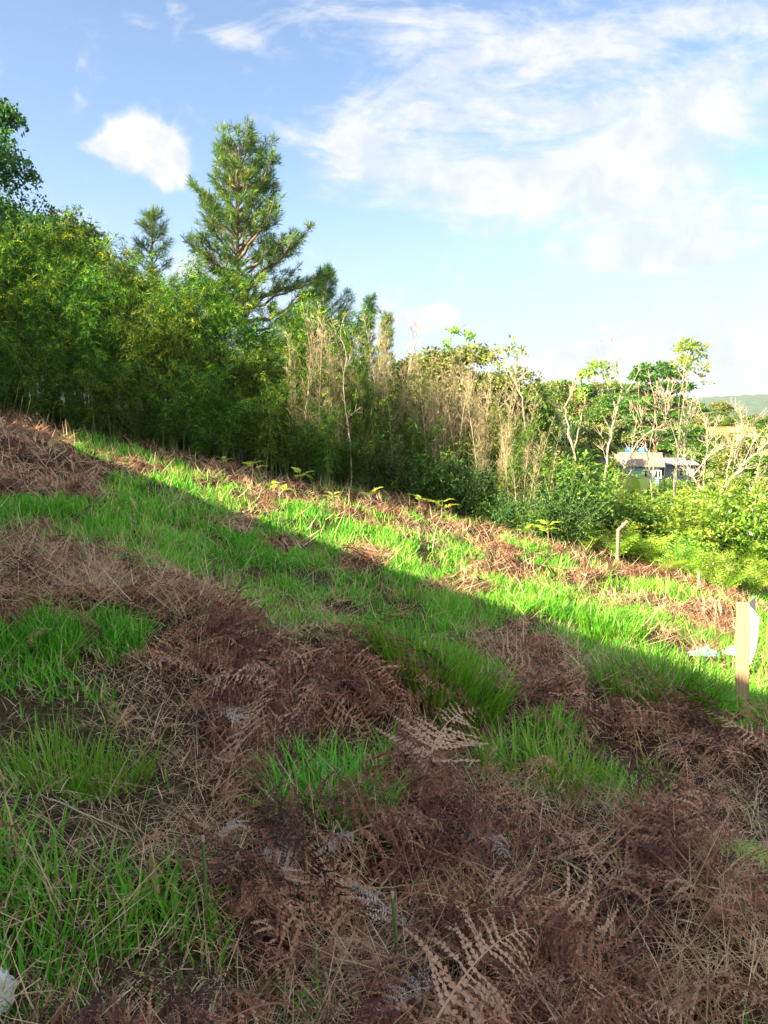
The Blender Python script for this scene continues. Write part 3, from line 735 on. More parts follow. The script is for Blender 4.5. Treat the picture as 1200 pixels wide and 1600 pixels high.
# dark undergrowth at the foot
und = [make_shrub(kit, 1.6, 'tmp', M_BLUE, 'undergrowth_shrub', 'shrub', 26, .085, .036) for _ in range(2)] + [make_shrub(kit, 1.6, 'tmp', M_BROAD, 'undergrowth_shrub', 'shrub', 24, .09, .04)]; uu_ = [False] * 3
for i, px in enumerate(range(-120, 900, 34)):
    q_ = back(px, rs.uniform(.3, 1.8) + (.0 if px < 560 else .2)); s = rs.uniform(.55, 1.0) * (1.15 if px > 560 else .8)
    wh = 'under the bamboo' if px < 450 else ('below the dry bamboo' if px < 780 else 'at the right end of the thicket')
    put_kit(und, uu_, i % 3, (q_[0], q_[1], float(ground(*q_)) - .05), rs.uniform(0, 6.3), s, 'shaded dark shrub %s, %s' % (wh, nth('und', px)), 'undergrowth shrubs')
for i, px in enumerate(range(570, 890, 24)):
    q_ = back(px, rs.uniform(.2, .8)); s = rs.uniform(.55, 1.05)
    put_kit(und, uu_, i % 3, (q_[0], q_[1], float(ground(*q_)) - .05), rs.uniform(0, 6.3), (s, s, s * 1.1), 'dark leafy shrub at the foot of the dry bamboo, %s' % nth('und2', px), 'undergrowth shrubs under the dry bamboo')
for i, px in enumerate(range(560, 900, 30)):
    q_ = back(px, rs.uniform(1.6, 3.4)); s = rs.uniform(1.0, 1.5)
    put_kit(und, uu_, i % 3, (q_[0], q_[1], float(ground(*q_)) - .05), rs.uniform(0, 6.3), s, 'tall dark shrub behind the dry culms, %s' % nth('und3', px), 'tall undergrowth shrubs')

# ================================================================== PINES
def make_pine(rg, H, label, crown0=.25, spread=.30, dens=1.0, lean=.0, needles=.24, top_round=True, mat=M_PINE, asym=0.0, tuft=34):
    root = empty('pine_tree', (0, 0, 0), label, 'pine tree')
    tb, lb, nb = B(), B(), B(); t = np.linspace(0, 1, 14)
    pts = np.stack([lean * H * t + .012 * H * np.sin(t * 7), .01 * H * np.sin(t * 5), H * t], 1); pts[0, 2] = -.3
    tube(tb, pts, H * .0125 * (1.08 - t) + .012, 8, .5, False)
    TP, TD = [], []
    nbr = int(46 * dens)
    for i in range(nbr):
        f = crown0 + (1 - crown0) * ((i + rg.random()) / nbr) ** .92; s_ = (f - crown0) / (1 - crown0)
        o = np.array([np.interp(f, t, pts[:, k]) for k in range(3)]); az = i * 2.399 + rg.uniform(-.4, .4)
        prof = (1.0 - s_ * .80) ** .60 if top_round else (1 - s_) ** .95
        L = H * spread * (prof * .98 + .05) * rg.uniform(.5, 1.15) * (1 + asym * cos(az)) * (.62 + .38 * min(1, s_ * 4 + .45))
        up = RAD(5 + 55 * s_ + rg.uniform(-8, 10)); S = np.linspace(0, 1, 7)
        D = np.array([cos(az), sin(az), 0]); lp = o + D * (L * S * cos(up))[:, None]; lp[:, 2] += L * S * sin(up) + L * .16 * S ** 2.2
        lp[1:] += rg.normal(0, .015 * L, (6, 3)); tube(lb, lp, (.022 * L + .006) * (1.1 - S) + .006, 5, .5, False)
        TP.append(lp[-1]); TD.append(norm(lp[-1] - lp[-2] + [0, 0, .25 * L / 6]))
        for k in range(max(5, int(L * 5.2))):
            fs = rg.uniform(.28, .98); b0 = np.array([np.interp(fs, S, lp[:, j]) for j in range(3)]); a2 = az + rg.choice([-1, 1]) * rg.uniform(.4, 1.2)
            l2 = L * (1.05 - fs) * rg.uniform(.25, .5) + .22; d2 = norm(np.array([cos(a2), sin(a2), rg.uniform(.15, .9)]))
            e = b0 + d2 * l2 + [0, 0, .12 * l2]; tube(lb, np.array([b0, (b0 + e) / 2 - [0, 0, .04 * l2], e]), [.012, .009, .006], 4, .5, False)
            TP.append(e); TD.append(norm(d2 + [0, 0, .5]))
            if l2 > .5: TP.append((b0 + e) / 2); TD.append(norm(d2 + [0, 0, .8]))
    TP, TD = np.array(TP), np.array(TD); n = len(TP); m = tuft
    off = rg.uniform(-.22, .05, (n, m)); D = norm(TD[:, None] * rg.uniform(.2, 1.2, (n, m, 1)) + rg.normal(0, .55, (n, m, 3)))
    P = TP[:, None] + TD[:, None] * off[..., None]; r = np.repeat(np.clip(rg.normal(.45, .18, n), 0, 1), m) + rg.normal(0, .08, n * m)
    D = D.reshape(-1, 3); leaves(nb, P.reshape(-1, 3), D, perp(D, rg), needles * rg.uniform(.7, 1.15, n * m), (.024 * H / 12) * np.ones(n * m), np.clip(r, 0, 1))
    to_obj('trunk', tb, M_PBARK, root, True); to_obj('branches', lb, M_PBARK, root, True); to_obj('needles', nb, mat, root)
    print('pine tufts', n)
    return root
def place(root, px, Y, rz=0.0, sc=None):
    x = (px - 600) / F * Y; root.location = (x, Y, float(ground(x, Y)) - .1); root.rotation_euler = (0, 0, rz)
    if sc is not None: root.scale = (sc, sc, sc)
    return root
P1Y = 29.0; H1 = px_height(372, 186, P1Y) * .90
place(make_pine(np.random.default_rng(4), H1, 'tall pine tree with a rounded crown rising over the bamboo', .36, .275, 1.6, -.012, .29, True, asym=.14, tuft=34), 388, P1Y)
H2 = px_height(520, 416, 33) * .95
place(make_pine(np.random.default_rng(9), H2, 'darker shorter pine just right of the tall pine', .30, .40, 1.1, .02, .34, False, M_PINE), 505, 33)
H3 = px_height(252, 335, 26)
place(make_pine(np.random.default_rng(12), H3, 'small pine top poking out of the bamboo left of the tall pine', .5, .20, .6, 0, .26, False), 252, 26)
H4 = px_height(576, 463, 36)
place(make_pine(np.random.default_rng(14), H4, 'narrow dark conifer with a pointed top right of the pines', .2, .10, 1.0, 0, .26, False, M_BLUE), 576, 36)
H5 = px_height(604, 492, 38)
place(make_pine(np.random.default_rng(15), H5, 'brownish pointed conifer behind the tall dry culms', .2, .12, 1.1, 0, .26, False, M_OLIVE), 604, 38)

# ================================================================== BROADLEAF TREES
tk = np.random.default_rng(33)
trA = make_tree(tk, 10, 'large leafy tree cut by the left edge of the view', M_BLUE, spread=.30, ll=.17, lw=.10, n=260, lump=.09, extra=30)
q_ = at(-30, 700, 25); trA.location = (q_[0], 25, float(ground(q_[0], 25))); s = px_height(-10, 135, 25) / 9.3; trA.scale = (s * .8, s * .8, s)
trB = make_tree(tk, 9, 'grey green round tree behind the bamboo near the left edge', M_OLIVE, spread=.30, ll=.20, lw=.12, n=200, lump=.10, extra=20)
place(trB, 85, 27); s = px_height(85, 268, 27) / 9.6; trB.scale = (s, s, s)
trC = make_tree(tk, 8, 'broad olive tree behind the tangled dry bamboo', M_OLIVE, spread=.42, ll=.19, lw=.11, n=220, lump=.11, extra=30)
place(trC, 705, 25); s = px_height(705, 545, 25) / 8.2; trC.scale = (s * 1.3, s * 1.3, s * 1.12)
trs = [trC, make_tree(tk, 9, 'tmp', M_BROAD, spread=.36, ll=.34, lw=.2, n=170, lump=.12, extra=24),
       make_tree(tk, 9, 'tmp', M_OLIVE, spread=.38, ll=.34, lw=.2, n=170, lump=.12, extra=24),
       make_tree(tk, 9, 'tmp', M_BROAD, spread=.30, ll=.34, lw=.2, n=150, lump=.14, extra=34, first=.2)]
tus = [True, False, False, False]
GT = 'trees on the far side of the valley'
far_list = []
FTOP = [(600, 600), (650, 590), (780, 592), (830, 600), (880, 592), (940, 590), (1000, 610), (1060, 625), (1110, 628), (1150, 640), (1240, 650), (1330, 640)]
fx = [a for a, _ in FTOP]; fy = [b for _, b in FTOP]
for Y, step, add, nm in [(125, 30, 0, 'on the far crest'), (104, 30, 22, 'halfway up the far slope'), (88, 32, 48, 'low on the far slope'), (75, 40, 70, 'at the foot of the far slope')]:
    px = 560
    while px < 1330:
        top = np.interp(px, fx, fy) + add + rs.uniform(-6, 10); far_list.append((px, top, Y + rs.uniform(-5, 5), nm)); px += step * rs.uniform(.75, 1.25)
for i, (px, top, Y, nm) in enumerate(far_list):
    if 935 < px < 1075 and top > 660 and Y < 90: continue
    x = (px - 600) / F * Y; H = max(px_height(px, top, Y), 3.0); k = 1 + i % 3; s = H / 8.6
    side = 'behind the dry bamboo' if px < 800 else ('behind the bare trees' if px < 1000 else 'toward the right edge')
    put_kit(trs, tus, k, (x, Y, float(ground(x, Y)) - .2), rs.uniform(0, 6.3), (s * 1.1, s * 1.1, s), '%s tree %s, %s' % (['', 'dark green round', 'olive green', 'full leafy'][k], nm, nth(nm, px)), GT)
for i, (px, top, Y) in enumerate(sorted([(985, 668, 92), (1008, 662, 96), (1035, 655, 90), (1062, 660, 86), (1085, 652, 98), (1172, 668, 84), (1190, 650, 100), (1150, 650, 112), (1120, 640, 118)])):
    x = (px - 600) / F * Y; H = max(px_height(px, top, Y), 3.0); k = 1 + i % 3; s = H / 8.6
    put_kit(trs, tus, k, (x, Y, float(ground(x, Y)) - .2), rs.uniform(0, 6.3), (s * 1.4, s * 1.4, s), 'tree on the far slope above the houses, %s' % nth('above', px), GT)
# dark trees right of the thicket
for px, top, Y, k, lab in [(835, 615, 34, 1, 'dark green tree just right of the dry bamboo'), (870, 640, 40, 3, 'dark shaded tree above the slate roofed shed'), (800, 600, 46, 1, 'dark tree crown behind the forked bare tree'), (900, 655, 50, 2, 'olive tree over the slate roofed shed'), (930, 668, 58, 3, 'leafy green tree left of the blue water tanks'),
                           (760, 575, 33, 3, 'green tree behind the right end of the dry bamboo'), (650, 560, 36, 2, 'olive tree behind the left of the tangled culms'), (1085, 660, 66, 3, 'bushy tree right of the turquoise house'), (1130, 690, 58, 1, 'green tree below the orange roof'), (1180, 670, 52, 2, 'olive tree at the right edge above the pale branches'), (1230, 660, 45, 1, 'green tree cut by the right edge'),
                           (1165, 735, 38, 3, 'leafy tree behind the forked white tree'), (1215, 740, 34, 2, 'dark olive tree at the right edge low down')]:
    x = (px - 600) / F * Y; H = px_height(px, top, Y); s = H / 8.6
    put_kit(trs, tus, k, (x, Y, float(ground(x, Y)) - .2), rs.uniform(0, 6.3), (s, s, s), lab, 'trees in the valley')
# umbrella shaped tree
def make_umbrella_tree(rg, H, label):
    root = empty('umbrella_tree', (0, 0, 0), label, 'tree'); tb, lb, b = B(), B(), B(); t = np.linspace(0, 1, 8)
    pts = np.stack([.15 * np.sin(3 * t), .1 * t, H * .9 * t], 1); tube(tb, pts, H * .016 * (1.1 - t) + .03, 8, .5, False); C = []; Rr = []
    for lv, (z, R_, n) in enumerate([(.93, .12, 5), (.86, .19, 9), (.77, .22, 10), (.66, .24, 9), (.55, .22, 8), (.42, .18, 6)]):
        for k in range(n):
            az = k * 2 * pi / n + rg.uniform(-.3, .3); e = np.array([cos(az) * R_ * H * rg.uniform(.7, 1.1), sin(az) * R_ * H * rg.uniform(.7, 1.1), H * (z + rg.uniform(-.02, .02))])
            o = np.array([0, 0, H * (z - .06)]); tube(lb, np.array([o, (o + e) / 2 - [0, 0, .02 * H], e]), [.07, .05, .02], 4, .5, False); C.append(e); Rr.append(H * rg.uniform(.05, .085))
    crown(b, np.array(C), np.array(Rr), 150, .30, .16, rg, .5, .35)
    to_obj('trunk', tb, M_BARK, root, True); to_obj('limbs', lb, M_BARK, root, True); to_obj('crown', b, M_BROAD, root); return root
um = make_umbrella_tree(tk, 10, 'tall tree with flat layered crown above the valley trees'); place(um, 1020, 72); s = px_height(1020, 564, 72) / 9.8; um.scale = (s, s, s)

# ================================================================== BARE TREES (right side)
def bare(name, label, base_px, Y, stems, mat=M_PALEB, twig=1.0, cat='bare tree', leafy=None, seed=1, rad0=.06, group=None):
    """stems: list of (polyline of view points, start radius, depth drift); trunk first, branches after"""
    rg = np.random.default_rng(seed); bx = (base_px - 600) / F * Y; gz = float(ground(bx, Y)); base = np.array([bx, Y, gz])
    root = empty(name, base, label, cat, group); parts = []
    tw = B(); lf = B(); anyleaf = False
    for si, (poly, r0, dr) in enumerate(stems):
        n = len(poly); P = np.array([at(px, py, Y + dr * (i / max(n - 1, 1))) for i, (px, py) in enumerate(poly)])
        if si == 0: P = np.vstack([[P[0][0], Y, gz - .15], P]) if P[0][2] > gz + .15 else P
        S = spline(P, max(8, 4 * n)) - base; t = np.linspace(0, 1, len(S)); b = B()
        rr = r0 * .56 * (1 - .72 * t) * (1 + .12 * np.sin(t * 19 + si)); S[1:-1] += rg.normal(0, r0 * .25, (len(S) - 2, 3))
        tube(b, S, rr, 7, .5, False); to_obj('trunk' if si == 0 else 'branch', b, mat if not isinstance(mat, list) else mat[min(si, len(mat) - 1)], root, True)
        L = np.linalg.norm(np.diff(S, axis=0), axis=1).sum(); k = int(L * 3.2 * twig)
        for _ in range(k):
            f = rg.uniform(.35 if si == 0 else .2, 1); o = np.array([np.interp(f, t, S[:, j]) for j in range(3)]); j = min(int(f * (len(S) - 1)), len(S) - 2); T = norm(S[j + 1] - S[j])
            d = norm(T + rg.normal(0, .6, 3) + [0, 0, .2]); l = rg.uniform(.25, .9) * (1.2 - .5 * f); e = o + d * l
            m_ = (o + e) / 2 + rg.normal(0, .06, 3) * l; tube(tw, np.array([o, m_, e]), [.008, .005, .002], 4, .5, False)
            for _2 in range(3):
                d2 = norm(d + rg.normal(0, .6, 3)); tube(tw, np.array([m_, m_ + d2 * l * .3, m_ + d2 * l * .5 + [0, 0, .05 * l]]), [.006, .005, .002], 4, .5, False)
    if 0 < len(tw.v) < 60:
        for vv, qq in zip(tw.v, tw.q):
            b = B(); b.add(vv, qq - qq.min()); to_obj('twig', b, mat if not isinstance(mat, list) else mat[-1], root)
    elif tw.v: to_obj('twigs', tw, mat if not isinstance(mat, list) else mat[-1], root)
    if leafy:
        for (px, py, rad, n) in leafy:
            c = at(px, py, Y) - base; crown(lf, [c + rg.normal(0, rad * .5, 3) for _ in range(6)], [rad * .6] * 6, n, .16, .085, rg, .8, .6)
        to_obj('leaves', lf, M_LIME, root)
    return root
bare('bare_tree', 'bare forked tree with rusty trunk at the right end of the dry bamboo', 830, 22.0, [([(828, 720), (822, 680), (818, 640), (812, 610), (800, 588)], .085, .3), ([(800, 588), (790, 568), (782, 545)], .04, .5), ([(806, 600), (818, 586), (830, 572)], .03, -.4), ([(790, 568), (798, 552), (806, 545)], .02, .3)],
     M_PALEB, 1.0, leafy=[(775, 562, .3, 10), (805, 545, .3, 8)], seed=2)
bare('bare_tree', 'pale crooked twin stemmed tree left of the tall straight bare tree', 896, 24.0, [([(896, 800), (899, 760), (900, 722), (893, 690), (887, 662), (883, 640), (890, 622), (900, 600)], .085, .4), ([(896, 705), (903, 680), (908, 650), (914, 620), (906, 598)], .05, -.5), ([(900, 600), (912, 585), (925, 580)], .025, .2)], M_PALEB, .8, leafy=[(918, 588, .45, 22), (940, 580, .35, 16), (908, 620, .25, 8)], seed=3)
bare('bare_tree', 'tall pale bare tree with a wide fork left of the turquoise house', 945, 25.0, [([(945, 795), (946, 740), (952, 690), (959, 655), (966, 635), (972, 612), (964, 575), (958, 540), (952, 522)], .09, .3), ([(963, 640), (955, 618), (946, 596), (938, 578)], .05, -.5), ([(970, 625), (982, 608), (993, 590), (1000, 575)], .035, .5), ([(958, 545), (963, 528), (960, 515)], .015, .2), ([(946, 596), (940, 560), (934, 530)], .02, -.3)], M_PALEB, 1.1, leafy=[(946, 572, .22, 8)], seed=4)
bare('bare_tree', 'dark charred curving tree with a bleached bough before the turquoise house', 963, 23.5, [([(963, 800), (968, 770), (973, 745), (977, 725)], .085, .0), ([(977, 725), (990, 700), (1004, 683), (1020, 672), (1038, 664)], .05, -.3), ([(976, 730), (965, 715), (955, 705)], .02, .3)], [M_DARKB, M_PALEB], .4, seed=5)
bare('bare_tree', 'thin multi stemmed pale tree right of the charred tree', 1022, 26.0, [([(1020, 800), (1018, 760), (1014, 720), (1018, 680), (1024, 640), (1016, 600)], .06, .4), ([(1020, 690), (1030, 670), (1040, 650), (1036, 612), (1028, 590)], .045, -.4), ([(1024, 700), (1038, 665), (1046, 625), (1052, 590)], .035, .6), ([(1014, 720), (1006, 680), (1000, 640), (998, 612)], .03, .3), ([(1019, 745), (1026, 700), (1022, 660)], .035, -.5)], M_PALEB, 1.1, seed=6)
bare('bare_tree', 'cluster of slender pale stems with green leaves at the very top', 1060, 27.0, [([(1058, 800), (1056, 750), (1060, 700), (1066, 650), (1074, 600), (1082, 556)], .065, .3), ([(1052, 790), (1054, 740), (1062, 690), (1060, 640), (1068, 590), (1076, 550)], .05, -.4), ([(1064, 700), (1074, 660), (1080, 630), (1094, 596)], .035, .5), ([(1068, 790), (1076, 740), (1070, 690), (1086, 640), (1098, 600), (1104, 580)], .04, .7), ([(1060, 700), (1048, 660), (1042, 620), (1046, 590)], .03, -.6)],
     M_PALEB, .9, leafy=[(1080, 545, .55, 34), (1098, 552, .42, 26), (1070, 568, .3, 16), (1092, 585, .28, 10), (1064, 545, .2, 8)], seed=7)
bare('bare_tree', 'forked white branched tree at the right edge with a wide V of boughs', 1114, 21.5, [([(1113, 850), (1114, 825), (1120, 795), (1125, 772)], .095, .0), ([(1125, 772), (1138, 752), (1160, 728), (1182, 708), (1212, 680)], .075, -.5), ([(1121, 790), (1104, 773), (1090, 757), (1078, 738), (1070, 718), (1062, 702)], .06, .4), ([(1082, 745), (1100, 722), (1120, 704), (1150, 692), (1180, 672)], .04, .5), ([(1134, 757), (1140, 715), (1152, 690), (1158, 665)], .03, .8), ([(1100, 722), (1116, 700), (1132, 690)], .02, -.2), ([(1160, 728), (1175, 695), (1196, 668)], .025, .3)], M_PALEB, 1.4, seed=8)
bare('bare_tree', 'thin pale leaning trunk in the tangled dry bamboo', 735, 22.5, [([(735, 712), (745, 690), (757, 668), (763, 640), (766, 615)], .045, .3), ([(757, 668), (770, 650), (780, 640)], .02, .2)], M_PALEB, .5, seed=9)
bare('bare_tree', 'thin grey wavy stem beside the slender lime bamboo', 560, 18.5, [([(548, 700), (540, 640), (536, 590), (541, 555), (532, 520), (536, 500)], .035, .3)], M_PALEB, .8, seed=10)
for i, (bp, Y, pl) in enumerate([(1140, 30, [(1142, 760), (1150, 700), (1160, 660), (1156, 640)]), (1185, 30, [(1180, 760), (1188, 710), (1175, 670), (1190, 645)]), (880, 27, [(878, 760), (884, 700), (880, 655)]), (985, 29, [(984, 780), (986, 720), (994, 660)]), (1105, 29, [(1100, 740), (1106, 690), (1100, 650)])]):
    bare('dead_sapling', 'thin leafless sapling ' + ['behind the forked white tree', 'at the right edge in a tangle of twigs', 'left of the crooked twin stemmed tree', 'behind the charred tree', 'right of the slender pale stems'][i], bp, Y, [(pl, .03, .3), ([pl[1], (pl[1][0] + 14, pl[1][1] - 30)], .015, .2), ([pl[2], (pl[2][0] - 12, pl[2][1] - 22)], .012, .2)], M_PALEB, 2.2, 'sapling', seed=20 + i)
# small leafy tree top over the olive crown
bare('young_tree', 'spindly young tree with a few leaves above the olive tree', 706, 24, [([(712, 640), (708, 560), (704, 530), (712, 516)], .03, .2), ([(706, 545), (720, 540), (734, 527)], .015, .1), ([(707, 556), (696, 545), (688, 540)], .012, .1)], M_BARK, .4, 'young tree', leafy=[(712, 517, .16, 12), (735, 527, .14, 9), (697, 540, .14, 8)], seed=30)

# ================================================================== SHRUBS AND GREEN FERNS (right side and valley)
sh = [make_shrub(tk, 1.8, 'tmp', M_LIME, 'shrub', 'shrub', 30, .10, .055), make_shrub(tk, 2.0, 'tmp', M_LIME, 'shrub', 'shrub', 28, .12, .05, nl=11), make_shrub(tk, 1.8, 'tmp', M_BROAD, 'shrub', 'shrub', 30, .12, .07)]; su = [False] * 3
GS = 'shrubs below the field'
_sl = sorted((rs.uniform(845, 1290), rs.uniform(19.5, 58) if i > 45 else rs.uniform(19, 27)) for i in range(120))
for i, (px, Y) in enumerate(_sl):
    x = (px - 600) / F * Y
    if Y < edge_y(x) + .5: continue
    z = float(ground(x, Y)); s = rs.uniform(.7, 1.25) * (1 + (Y - 20) * .012)
    ptop = 800 - F * 0  # top limit keeps the houses in view
    tx, ty = proj(x, Y, z + 2.0 * s)
    if 930 < px < 1120 and ty < 748: s *= .68
    if px > 1110 and Y < 30: s *= 1.15
    wh = ('left of the charred tree' if px < 960 else ('below the turquoise house' if px < 1070 else ('around the forked white tree' if px < 1150 else 'at the right edge')))
    dp = 'near the field edge' if Y < 25 else ('further down' if Y < 38 else 'in the valley')
    put_kit(sh, su, i % 3, (x, Y, z - .05), rs.uniform(0, 6.3), s, '%s shrub %s, %s' % (['yellow green', 'lime green feathery', 'mid green leafy'][i % 3], dp, nth('sh' + dp, px)), GS)
def make_fern(rg, n, L, label, mat=M_FERN, tmpl=None, name='fern', up=1.0):
    root = empty(name, (0, 0, 0), label, 'fern')
    for k in range(n):
        Vt, Qt, rt = frond_t(L * rg.uniform(.7, 1.1), 11, 5, rg, False, .36, .2)
        ti = rg.uniform(-.25, .35) * up; y = Vt[:, 1] * cos(ti) - Vt[:, 2] * sin(ti); z = Vt[:, 1] * sin(ti) + Vt[:, 2] * cos(ti); a = k * 2 * pi / n + rg.uniform(-.3, .3)
        to_obj('frond', (np.stack([Vt[:, 0] * cos(a) - y * sin(a), Vt[:, 0] * sin(a) + y * cos(a), z], 1), Qt, rt), mat, root)
    return root
fk = [make_fern(tk, 9, 1.1, 'tmp'), make_fern(tk, 7, 1.2, 'tmp')]; fu = [False] * 2
for i, (px, off) in enumerate(sorted([(870, .4), (900, .8), (925, .5), (950, 1.1), (985, .6), (1010, 1.2), (1045, .7), (1070, 1.4), (1095, .5), (1120, 1.1), (1140, .4), (1165, .9), (1190, .3), (1210, 1.0), (1150, 1.6), (1180, 2.0), (1100, 2.2), (1060, 2.4), (830, .6), (1230, .4), (890, 1.6), (1020, 2.0), (1200, 1.8), (1135, 2.6)])):
    q_ = back(px, off); s = rs.uniform(.45, 1.25)
    q_ = q_ + [0, rs.uniform(-.3, .9)]
    if i % 3 == 1:
        put_kit(sh, su, i % 3, (q_[0], q_[1] + .4, float(ground(q_[0], q_[1] + .4)) - .05), rs.uniform(0, 6.3), rs.uniform(.35, .6), 'small lime shrub among the field edge ferns, %s' % nth('sl', px), GS)
    put_kit(fk, fu, i % 2, (q_[0], q_[1], float(ground(*q_)) - .03), rs.uniform(0, 6.3), s, 'green bracken fern at the lower field edge, %s' % nth('fe', px), 'green ferns along the lower field edge')
def young_fern(rg, n):
    root = empty('young_fern', (0, 0, 0), 'tmp', 'fern'); sb2 = B(); tube(sb2, np.array([[0, 0, -.05], [.01, 0, .12], [0, .01, .27]]), [.006, .005, .004], 5, .5, False); to_obj('stem', sb2, M_TANC, root)
    for k in range(n):
        b = B(); L = rg.uniform(.16, .30); a = k * 2.2 + rg.uniform(-.4, .4); N = 8; t = np.linspace(0, 1, N); zz = .27 - .05 * (k // 2); up = rg.uniform(.1, .9)
        C = np.stack([cos(a) * L * t, sin(a) * L * t, zz + L * up * t - L * .5 * t * t], 1); T = norm(np.gradient(C, axis=0)); S = norm(np.cross(T, [0, 0, 1.]))
        tube(b, C, .002, 4, .8, False)
        for sd in (-1, 1):
            m = 9; u = np.linspace(.15, 1, m); P = np.stack([np.interp(u, t, C[:, i]) for i in range(3)], 1); D = norm(S[:1] * sd + T[:1] * .5 + rg.normal(0, .12, (m, 3)))
            leaves(b, P, D, np.repeat(T[:1], m, 0), L * .36 * (1.15 - u), L * .13 * np.ones(m), .85)
        to_obj('frond', b, M_FERN, root)
    return root
# young yellow green ferns sprouting along the edge
yk = [young_fern(tk, 4), young_fern(tk, 5)]; yu = [False] * 2
for i, (px, py, s, lab) in enumerate([(265, 702, .9, 'yellow young fern at the upper left end of the lit strip'), (427, 775, .9, 'yellow young fern, leftmost of three in the lit strip'), (442, 784, 1.0, 'yellow young fern, middle one of three in the lit strip'), (520, 792, 1.0, 'yellow young fern, right one of three in the lit strip'),
                             (655, 800, 1.2, 'yellow green fern before the dark shrubs'), (690, 812, 1.5, 'tall yellow green fern at the top of the brown bracken'), (820, 845, 1.0, 'small lime fern left of a bigger one at the thicket end'), (855, 852, 1.7, 'wide lime fern at the right end of the thicket'),
                             (470, 765, 1.3, 'green fern in the shade at the thicket foot'), (395, 748, 1.2, 'dark green fern under the bamboo'), (580, 790, 1.1, 'small fern under the dry culms'), (350, 735, 1.0, 'small dark fern at the foot of the bamboo wall')]):
    q_ = hit(px, py); put_kit(yk, yu, i % 2, q_ - [0, 0, .02], rs.uniform(0, 6.3), s, lab, 'young ferns along the thicket')
# banana plant
def banana():
    q_ = at(985, 800, 30); x, Y = q_[0], 30.0; gz = float(ground(x, Y)); root = empty('banana_plant', (x, Y, gz), 'banana plant with broad glowing leaves below the turquoise house', 'banana plant')
    b = B(); zt = at(985, 790, Y)[2] - gz; tube(b, np.array([[0, 0, -.1], [0, 0, zt * .5], [.02, 0, zt]]), [.12, .10, .07], 8); to_obj('stem', b, M_STEM, root, True)
    for (tx, ty, w, dy) in [(986, 745, .6, -.4), (1014, 748, .5, .3), (952, 772, .45, -.3), (1008, 776, .45, -.6), (968, 755, .4, .5)]:
        e = at(tx, ty, Y + dy) - [x, Y, gz]; o = np.array([0, 0, zt]); N = 9; t = np.linspace(0, 1, N); C = o + (e - o) * t[:, None]; C[:, 2] += .25 * np.sin(t * pi)
        T = norm(np.gradient(C, axis=0)); S = norm(np.cross(T, np.array([.2, -1., .3]))); w_ = w * 1.25 * np.sin(np.clip(t ** .8 * .95 + .04, 0, 1) * pi) ** .8 * .5
        U_ = np.cross(S, T) * .18; Vv = np.stack([C - S * w_[:, None] + U_ * w_[:, None], C, C + S * w_[:, None] + U_ * w_[:, None]], 1).reshape(-1, 3); i = np.arange(N - 1) * 3
        b = B(); b.add(Vv, np.concatenate([np.stack([i, i + 1, i + 4, i + 3], 1), np.stack([i + 1, i + 2, i + 5, i + 4], 1)]), .85); to_obj('leaf', b, M_LIME, root, True)
banana()
# tall grass stalks at the upper left
for i, (px, py, hx, hy) in enumerate([(18, 655, 30, 598), (28, 660, 36, 618), (38, 664, 48, 622), (70, 672, 76, 646)]):
    q_ = hit(px, py); e = at(hx, hy, q_[1]); b = B(); P = spline([[0, 0, 0], (e - q_) * .5 + [.01, 0, .03], e - q_], 7); tube(b, P, [.007, .006, .006, .005, .005, .009, .002], 4)
    o = to_obj('grass_stalk', b, M_STRAW, None, False, q_); tag(o, 'tall dry grass stalk at the far left edge, %s' % ['the tallest', 'second from the left', 'third from the left', 'the short one standing apart'][i], 'grass stalk', 'grass stalks at the left edge')

# ================================================================== HOUSES
M_TURQ = surf('turquoise_paint', (.22, .50, .52), (.30, .60, .60), 3, .8, (1, 1, 1), .05)
M_ROOF = surf('fibre_cement_roof', (.20, .155, .125), (.34, .27, .22), 5, .9, (1, 1, 1), .3)
M_SLATE = surf('slate_roof', (.13, .13, .19), (.24, .24, .32), 5, .8, (1, 1, 1), .3)
M_TILE = surf('orange_tiles', (.36, .11, .045), (.50, .19, .08), 9, .85, (1, 1, 1), .3)
M_WHITE = surf('white_wash', (.62, .60, .60), (.82, .80, .78), 4, .85, (1, 1, 1), .1)
M_MAUVE = surf('mauve_wall', (.22, .20, .30), (.32, .30, .40), 4, .85, (1, 1, 1), .1)
M_GLASS = surf('dark_pane', (.02, .025, .03), (.05, .06, .07), 4, .15, (1, 1, 1), 0)
M_TANK = surf('blue_plastic', (.02, .13, .55), (.03, .19, .68), 3, .4, (1, 1, 1), .02)
M_WOODD = surf('dark_wood', (.09, .06, .04), (.17, .12, .08), 10, .8, (1, 1, .2), .3)
def corrugate(b, p0, p1, p2, p3, n=26, amp=.03, r=.5, th=.03):
    """roof sheet between four corners (eave a, eave b, ridge b, ridge a) with waves along the eave"""
    p0, p1, p2, p3 = [np.array(p, float) for p in (p0, p1, p2, p3)]; nn = np.cross(p1 - p0, p3 - p0); nn /= np.linalg.norm(nn)
    if nn[2] < 0: nn = -nn
    k = np.linspace(0, 1, n * 2 + 1)[:, None]; w = (np.arange(n * 2 + 1) % 2)[:, None] * amp
    e = p0 + (p1 - p0) * k + nn * w; rdg = p3 + (p2 - p3) * k + nn * w
    for off in (0, -th):
        Vv = np.stack([e + nn * off, rdg + nn * off], 1).reshape(-1, 3); i = np.arange(n * 2) * 2; b.add(Vv, np.stack([i, i + 2, i + 3, i + 1], 1), r)
    Vv = np.stack([e, e - nn * th], 1).reshape(-1, 3); i = np.arange(n * 2) * 2; b.add(Vv, np.stack([i, i + 2, i + 3, i + 1], 1), r)
